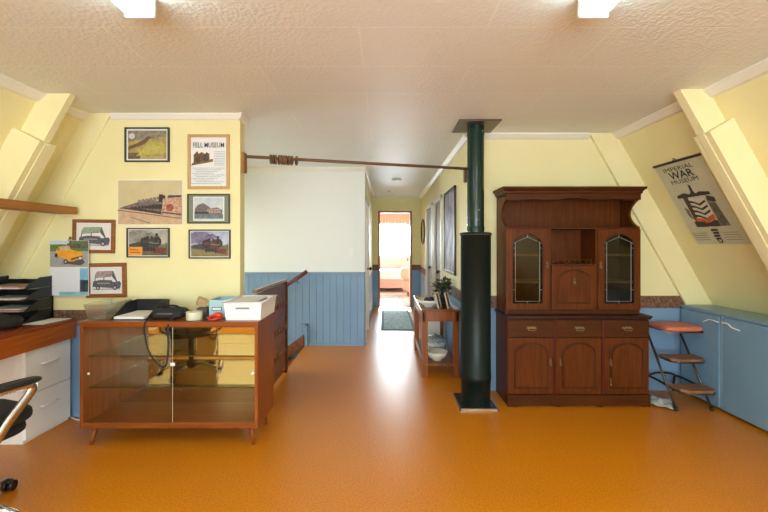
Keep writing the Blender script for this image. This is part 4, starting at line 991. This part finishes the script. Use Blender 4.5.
# ---------------------------------------------------------------- hall pictures
t = thing('hall_picture', 'tall dark framed purple grey print on the hall wall beside the flue', 'picture', (.79, 4.8, 1.5))
b = MB(); y0, y1, z0, z1 = 4.42, 5.20, 1.02, 2.02
for q in ((y0, y1, z0, z0+.03), (y0, y1, z1-.03, z1), (y0, y0+.03, z0, z1), (y1-.03, y1, z0, z1)): b.box(.775, .799, q[0], q[1], q[2], q[3], .003)
part('frame', b, BFR, t)
b = MB(); b.box(.785, .797, y0+.02, y1-.02, z0+.02, z1-.02); part('print', b, mat('purple_print', (88, 76, 92), .6, mix=(176, 160, 172), scale=5, detail=6), t)
t = thing('oval_mirror', 'oval mirror in a brown frame at far end of hall', 'mirror', (.79, 8.1, 1.62))
b = MB(); b.tube([(.785, 8.1+.30*cos(2*pi*k/32), 1.62+.235*sin(2*pi*k/32)) for k in range(32)], .028, 8, closed=True, flat=.6); part('frame', b, wood('oval_frame', (92, 62, 36), (120, 84, 50), 'z', .35), t)
b = MB(); b.prism([(8.1+.29*cos(2*pi*k/32), 1.62+.225*sin(2*pi*k/32)) for k in range(32)], 'x', .785, .797); part('mirror_glass', b, mat('old_mirror', (150, 140, 110), .08, .9), t)

# ---------------------------------------------------------------- console table in hall
t = thing('console_table', 'narrow brown wooden console table against the hall wall', 'table', (.58, 4.65, 0))
TX0, TX1, TY0, TY1, TZ = .392, .768, 4.10, 5.20, .70
b = MB(); b.box(TX0-.008, TX1+.008, TY0-.01, TY1+.01, TZ-.022, TZ, .004); part('tabletop', b, wood('table_top_wood', (112, 62, 38), (140, 84, 54), 'y', .12), t)
b = MB(); b.box(TX0+.01, TX1-.01, TY0+.008, TY0+.03, TZ-.125, TZ-.022); b.box(TX0+.01, TX1-.01, TY1-.03, TY1-.008, TZ-.125, TZ-.022); b.box(TX0+.006, TX0+.026, TY0, TY1, TZ-.125, TZ-.022); b.box(TX1-.026, TX1-.006, TY0, TY1, TZ-.125, TZ-.022); part('apron', b, TABW, t)
for x in (TX0, TX1-.058):
    for y in (TY0, TY1-.058): b = MB(); b.box(x, x+.058, y, y+.058, 0, TZ-.022, .003); part('leg', b, TABW, t)
b = MB(); b.box(TX0+.01, TX1-.01, TY0+.02, TY1-.02, .115, .135, .002); part('lower_shelf', b, TABW, t)
b = MB(); b.box(TX0+.008, TX0+.03, TY0+.058, TY1-.058, .10, .17, .002); part('side_rail', b, TABW, t)
POT = mat('white_china', (232, 228, 214), .2)
b = MB(); b.lathe([(0, 0), (.045, 0), (.05, .012), (.09, .04), (.115, .095), (.111, .097), (.085, .045), (.045, .02), (0, .018)], (.565, 4.26, .135), 32)
o = finish('serving_bowl', b, mat('cream_bowl', (226, 222, 196), .25)); recenter(o, (.565, 4.26, .135)); tag(o, 'cream bowl on the lower shelf of the console table, nearest', 'bowl')
t = thing('tureen', 'white patterned tureen with dark lid behind the cream bowl', 'dish', (.59, 4.62, .135))
b = MB(); b.lathe([(0, 0), (.09, 0), (.125, .05), (.135, .10), (.13, .12), (.12, .12), (0, .11)], (.585, 4.62, .135), 32); part('pot', b, mat('patterned_china', (222, 222, 216), .25, mix=(150, 158, 164), scale=60), t)
b = MB(); b.lathe([(.132, .12), (.135, .13), (.09, .17), (.03, .185), (.018, .20), (0, .205)], (.585, 4.62, .135), 32); part('lid', b, mat('lid_dark', (60, 70, 66), .3, mix=(190, 194, 188), scale=70), t)
b = MB(); b.box(.50, .70, 4.98, 5.12, .135, .42, .01)
o = finish('storage_jars', b, POT); o.name = 'storage_box'; recenter(o, (.6, 5.05, .135)); tag(o, 'pale container at the far end of console table lower shelf', 'box')
# on the table top
b = MB(); b.lathe([(0, 0), (.045, 0), (.05, .015), (.11, .05), (.125, .075), (.12, .077), (.09, .055), (0, .035)], (.475, 4.28, TZ), 32)
o = finish('white_dish', b, mat('white_glass_dish', (230, 234, 232), .1)); recenter(o, (.475, 4.28, TZ)); tag(o, 'wide white footed dish on the console table', 'dish')
b = MB(); b.blob((.50, 4.27, TZ+.075), .038, .038, .036, 12); b.blob((.455, 4.285, TZ+.07), .03, .03, .03, 10)
o = finish('glass_ball', b, mat('dark_glass_ball', (26, 22, 40), .08)); recenter(o, (.49, 4.27, TZ+.04)); tag(o, 'dark shiny ball ornament lying in the white dish', 'ornament')
t = thing('potted_plant', 'dark leafy potted plant on the console table by the hall wall', 'plant', (.66, 4.50, TZ))
b = MB(); b.lathe([(0, 0), (.05, 0), (.065, .09), (.07, .10), (.06, .10), (0, .085)], (.66, 4.50, TZ), 24); part('pot', b, mat('dark_pot', (60, 54, 48), .4), t)
b = MB()
for k in range(210):
    a = random.uniform(0, 2*pi); rr = random.uniform(.02, .10); zz = random.uniform(.07, .26); ln = random.uniform(.04, .08)
    c = Vector((.66+rr*cos(a)*.95, 4.50+rr*sin(a)*1.1, TZ+zz)); dr = Vector((cos(a)*.8, sin(a)*.8, random.uniform(-.4, .8))).normalized(); sd = dr.cross(Vector((0, 0, 1))).normalized(); nn = sd.cross(dr)
    c.x = min(c.x, .72)
    if c.x+dr.x*ln > .785: dr.x = 0; 
    A = [c, c+dr*ln*.4+sd*ln*.3+nn*.004, c+dr*ln, c+dr*ln*.4-sd*ln*.3+nn*.004]
    b.quad([tuple(p) for p in A[:3]], k % 2); b.quad([tuple(A[0]), tuple(A[2]), tuple(A[3])], k % 2)
lf = part('foliage', b, [mat('leaf_dark', (40, 52, 34), .4), mat('leaf_mid', (76, 90, 58), .4)], t)
b = MB()
for k in range(9): a = k*.7; b.tube([(.66, 4.50, TZ+.08), (.66+.05*cos(a), 4.50+.05*sin(a), TZ+.2)], .003, 5)
part('stems', b, mat('stem_green', (60, 66, 40), .6), t)
for (x, y, a, lb) in ((.585, 4.18, 1.2, 'small cream edged photo frame standing left of its pair on console table'), (.685, 4.18, 1.2, 'small cream edged photo frame standing nearest the flue on console table')):
    t = thing('photo_frame', lb, 'photo frame', (x, y, TZ), a, 'small frames on the console table')
    Mx = Matrix.Rotation(R(-14), 4, 'X')
    b = MB(); w_, h_, f_ = .13, .17, .014
    for q in ((-w_/2, w_/2, 0, f_), (-w_/2, w_/2, h_-f_, h_), (-w_/2, -w_/2+f_, 0, h_), (w_/2-f_, w_/2, 0, h_)): b.box(q[0], q[1], -.008, .008, q[2], q[3], .002, M=Mx)
    finish('frame', b, mat('cream_frame', (196, 182, 150), .4), t, local=True)
    b = MB(); b.box(-w_/2+.01, w_/2-.01, .0, .006, .01, h_-.01, M=Mx); finish('photo', b, art((70, 58, 48), (120, 96, 76), 40), t, local=True)

# ---------------------------------------------------------------- rugs
b = MB(); b.box(-.045, .50, 6.36, 8.56, .0, .010, .003)
rug = mat('rug_pattern', (140, 178, 186), .9, mix=(214, 228, 228), scale=22, detail=4)
t = tag(recenter(finish('hall_rug', b, rug), (.2, 7.4, 0)), 'blue green patterned runner rug with grey border in hall', 'rug')
b = MB()
for q in ((-.05, .51, 6.34, 6.40), (-.05, .51, 8.52, 8.58), (-.05, 0.0, 6.4, 8.52), (.46, .51, 6.4, 8.52)): b.box(*q, .0, .012, .002)
finish('border', b, mat('rug_border', (140, 152, 156), .9), t)
b = MB(); b.box(-.25, .5, 9.5, 10.6, .0, .010, .003); tag(recenter(finish('bedroom_rug', b, mat('pale_rug', (206, 196, 184), .9, mix=(150, 150, 146), scale=12)), (.1, 10, 0)), 'pale rug on the sunlit bedroom floor', 'rug')

# ---------------------------------------------------------------- bedroom furniture
t = thing('bed', 'bed with pink and white bedding below the bedroom window', 'bed', (-.2, 12.0, 0))
b = MB(); b.box(-1.35, .75, 11.3, 12.9, .12, .36, .02); part('base', b, mat('bed_base', (206, 170, 156), .7), t)
b = MB(); b.box(-1.37, .77, 11.28, 12.92, .36, .58, .05); part('mattress', b, mat('bed_cover', (240, 232, 228), .8, mix=(246, 240, 236), scale=6), t)
b = MB(); b.box(-1.38, .78, 11.27, 11.75, .50, .62, .04); part('folded_sheet', b, PAPER, t)
for x in (-1.25, .65):
    for y in (11.4, 12.8): b = MB(); b.box(x-.03, x+.03, y-.03, y+.03, 0, .12); part('leg', b, TABW, t)
t = thing('tub_chair', 'pink round backed tub chair just inside the bedroom', 'chair', (.78, 10.6, 0))
b = MB(); b.lathe([(0, .12), (.27, .12), (.29, .2), (.29, .38), (.25, .43), (0, .44)], (.78, 10.6, 0), 28); part('seat', b, mat('pink_upholstery', (206, 172, 158), .8), t)
b = MB()
b.tube([(.78+.29*cos(a), 10.6+.29*sin(a), .60) for a in [R(100+20*k) for k in range(9)]], .06, 10, flat=2.6); part('backrest', b, _M['pink_upholstery'], t)
for k in range(4): a = R(45+90*k); b = MB(); b.cyl((.78+.2*cos(a), 10.6+.2*sin(a), 0), (.78+.2*cos(a), 10.6+.2*sin(a), .13), .02); part('leg', b, TABW, t)
b = MB(); 
for k in range(26): b.box(-1.0+.105*k, -.9+.105*k, 12.90, 12.94+.02*(k % 2), 2.0, 2.33, .01)
o = finish('window_pelmet', b, mat('pink_pelmet_cloth', (232, 150, 120), .8)); recenter(o, (.3, 12.95, 2.0)); tag(o, 'pink gathered pelmet above the bedroom window', 'pelmet')

# ---------------------------------------------------------------- light
area('window_portal_rear', (0, YN-.02, 1.27), (R(90), 0, 0), 4.0, 1.85, 0, portal=True)
bpy.data.objects['window_portal_rear'].rotation_euler = (R(90), 0, 0)
area('window_portal_bedroom', (.4, 12.99, 1.5), (R(-90), 0, 0), 2.6, 1.15, 0, portal=True)

area('added_window_portal', (XL(1.32)-.02, 4.32, 1.32), (0, -math.atan2(1, K)+0, 0), .95, 1.5, 0, portal=True)  # brings sky light in through the added, unseen stairwell window
sl = bpy.data.lights.new('sun', 'SUN'); sl.energy = 40; sl.angle = R(.6); sl.color = (1, .95, .86)
so = bpy.data.objects.new('sun', sl); COL.objects.link(so); so.location = (0, 20, 12)
so.rotation_euler = Vector((-.03, -1, -.42)).to_track_quat('-Z', 'Y').to_euler()
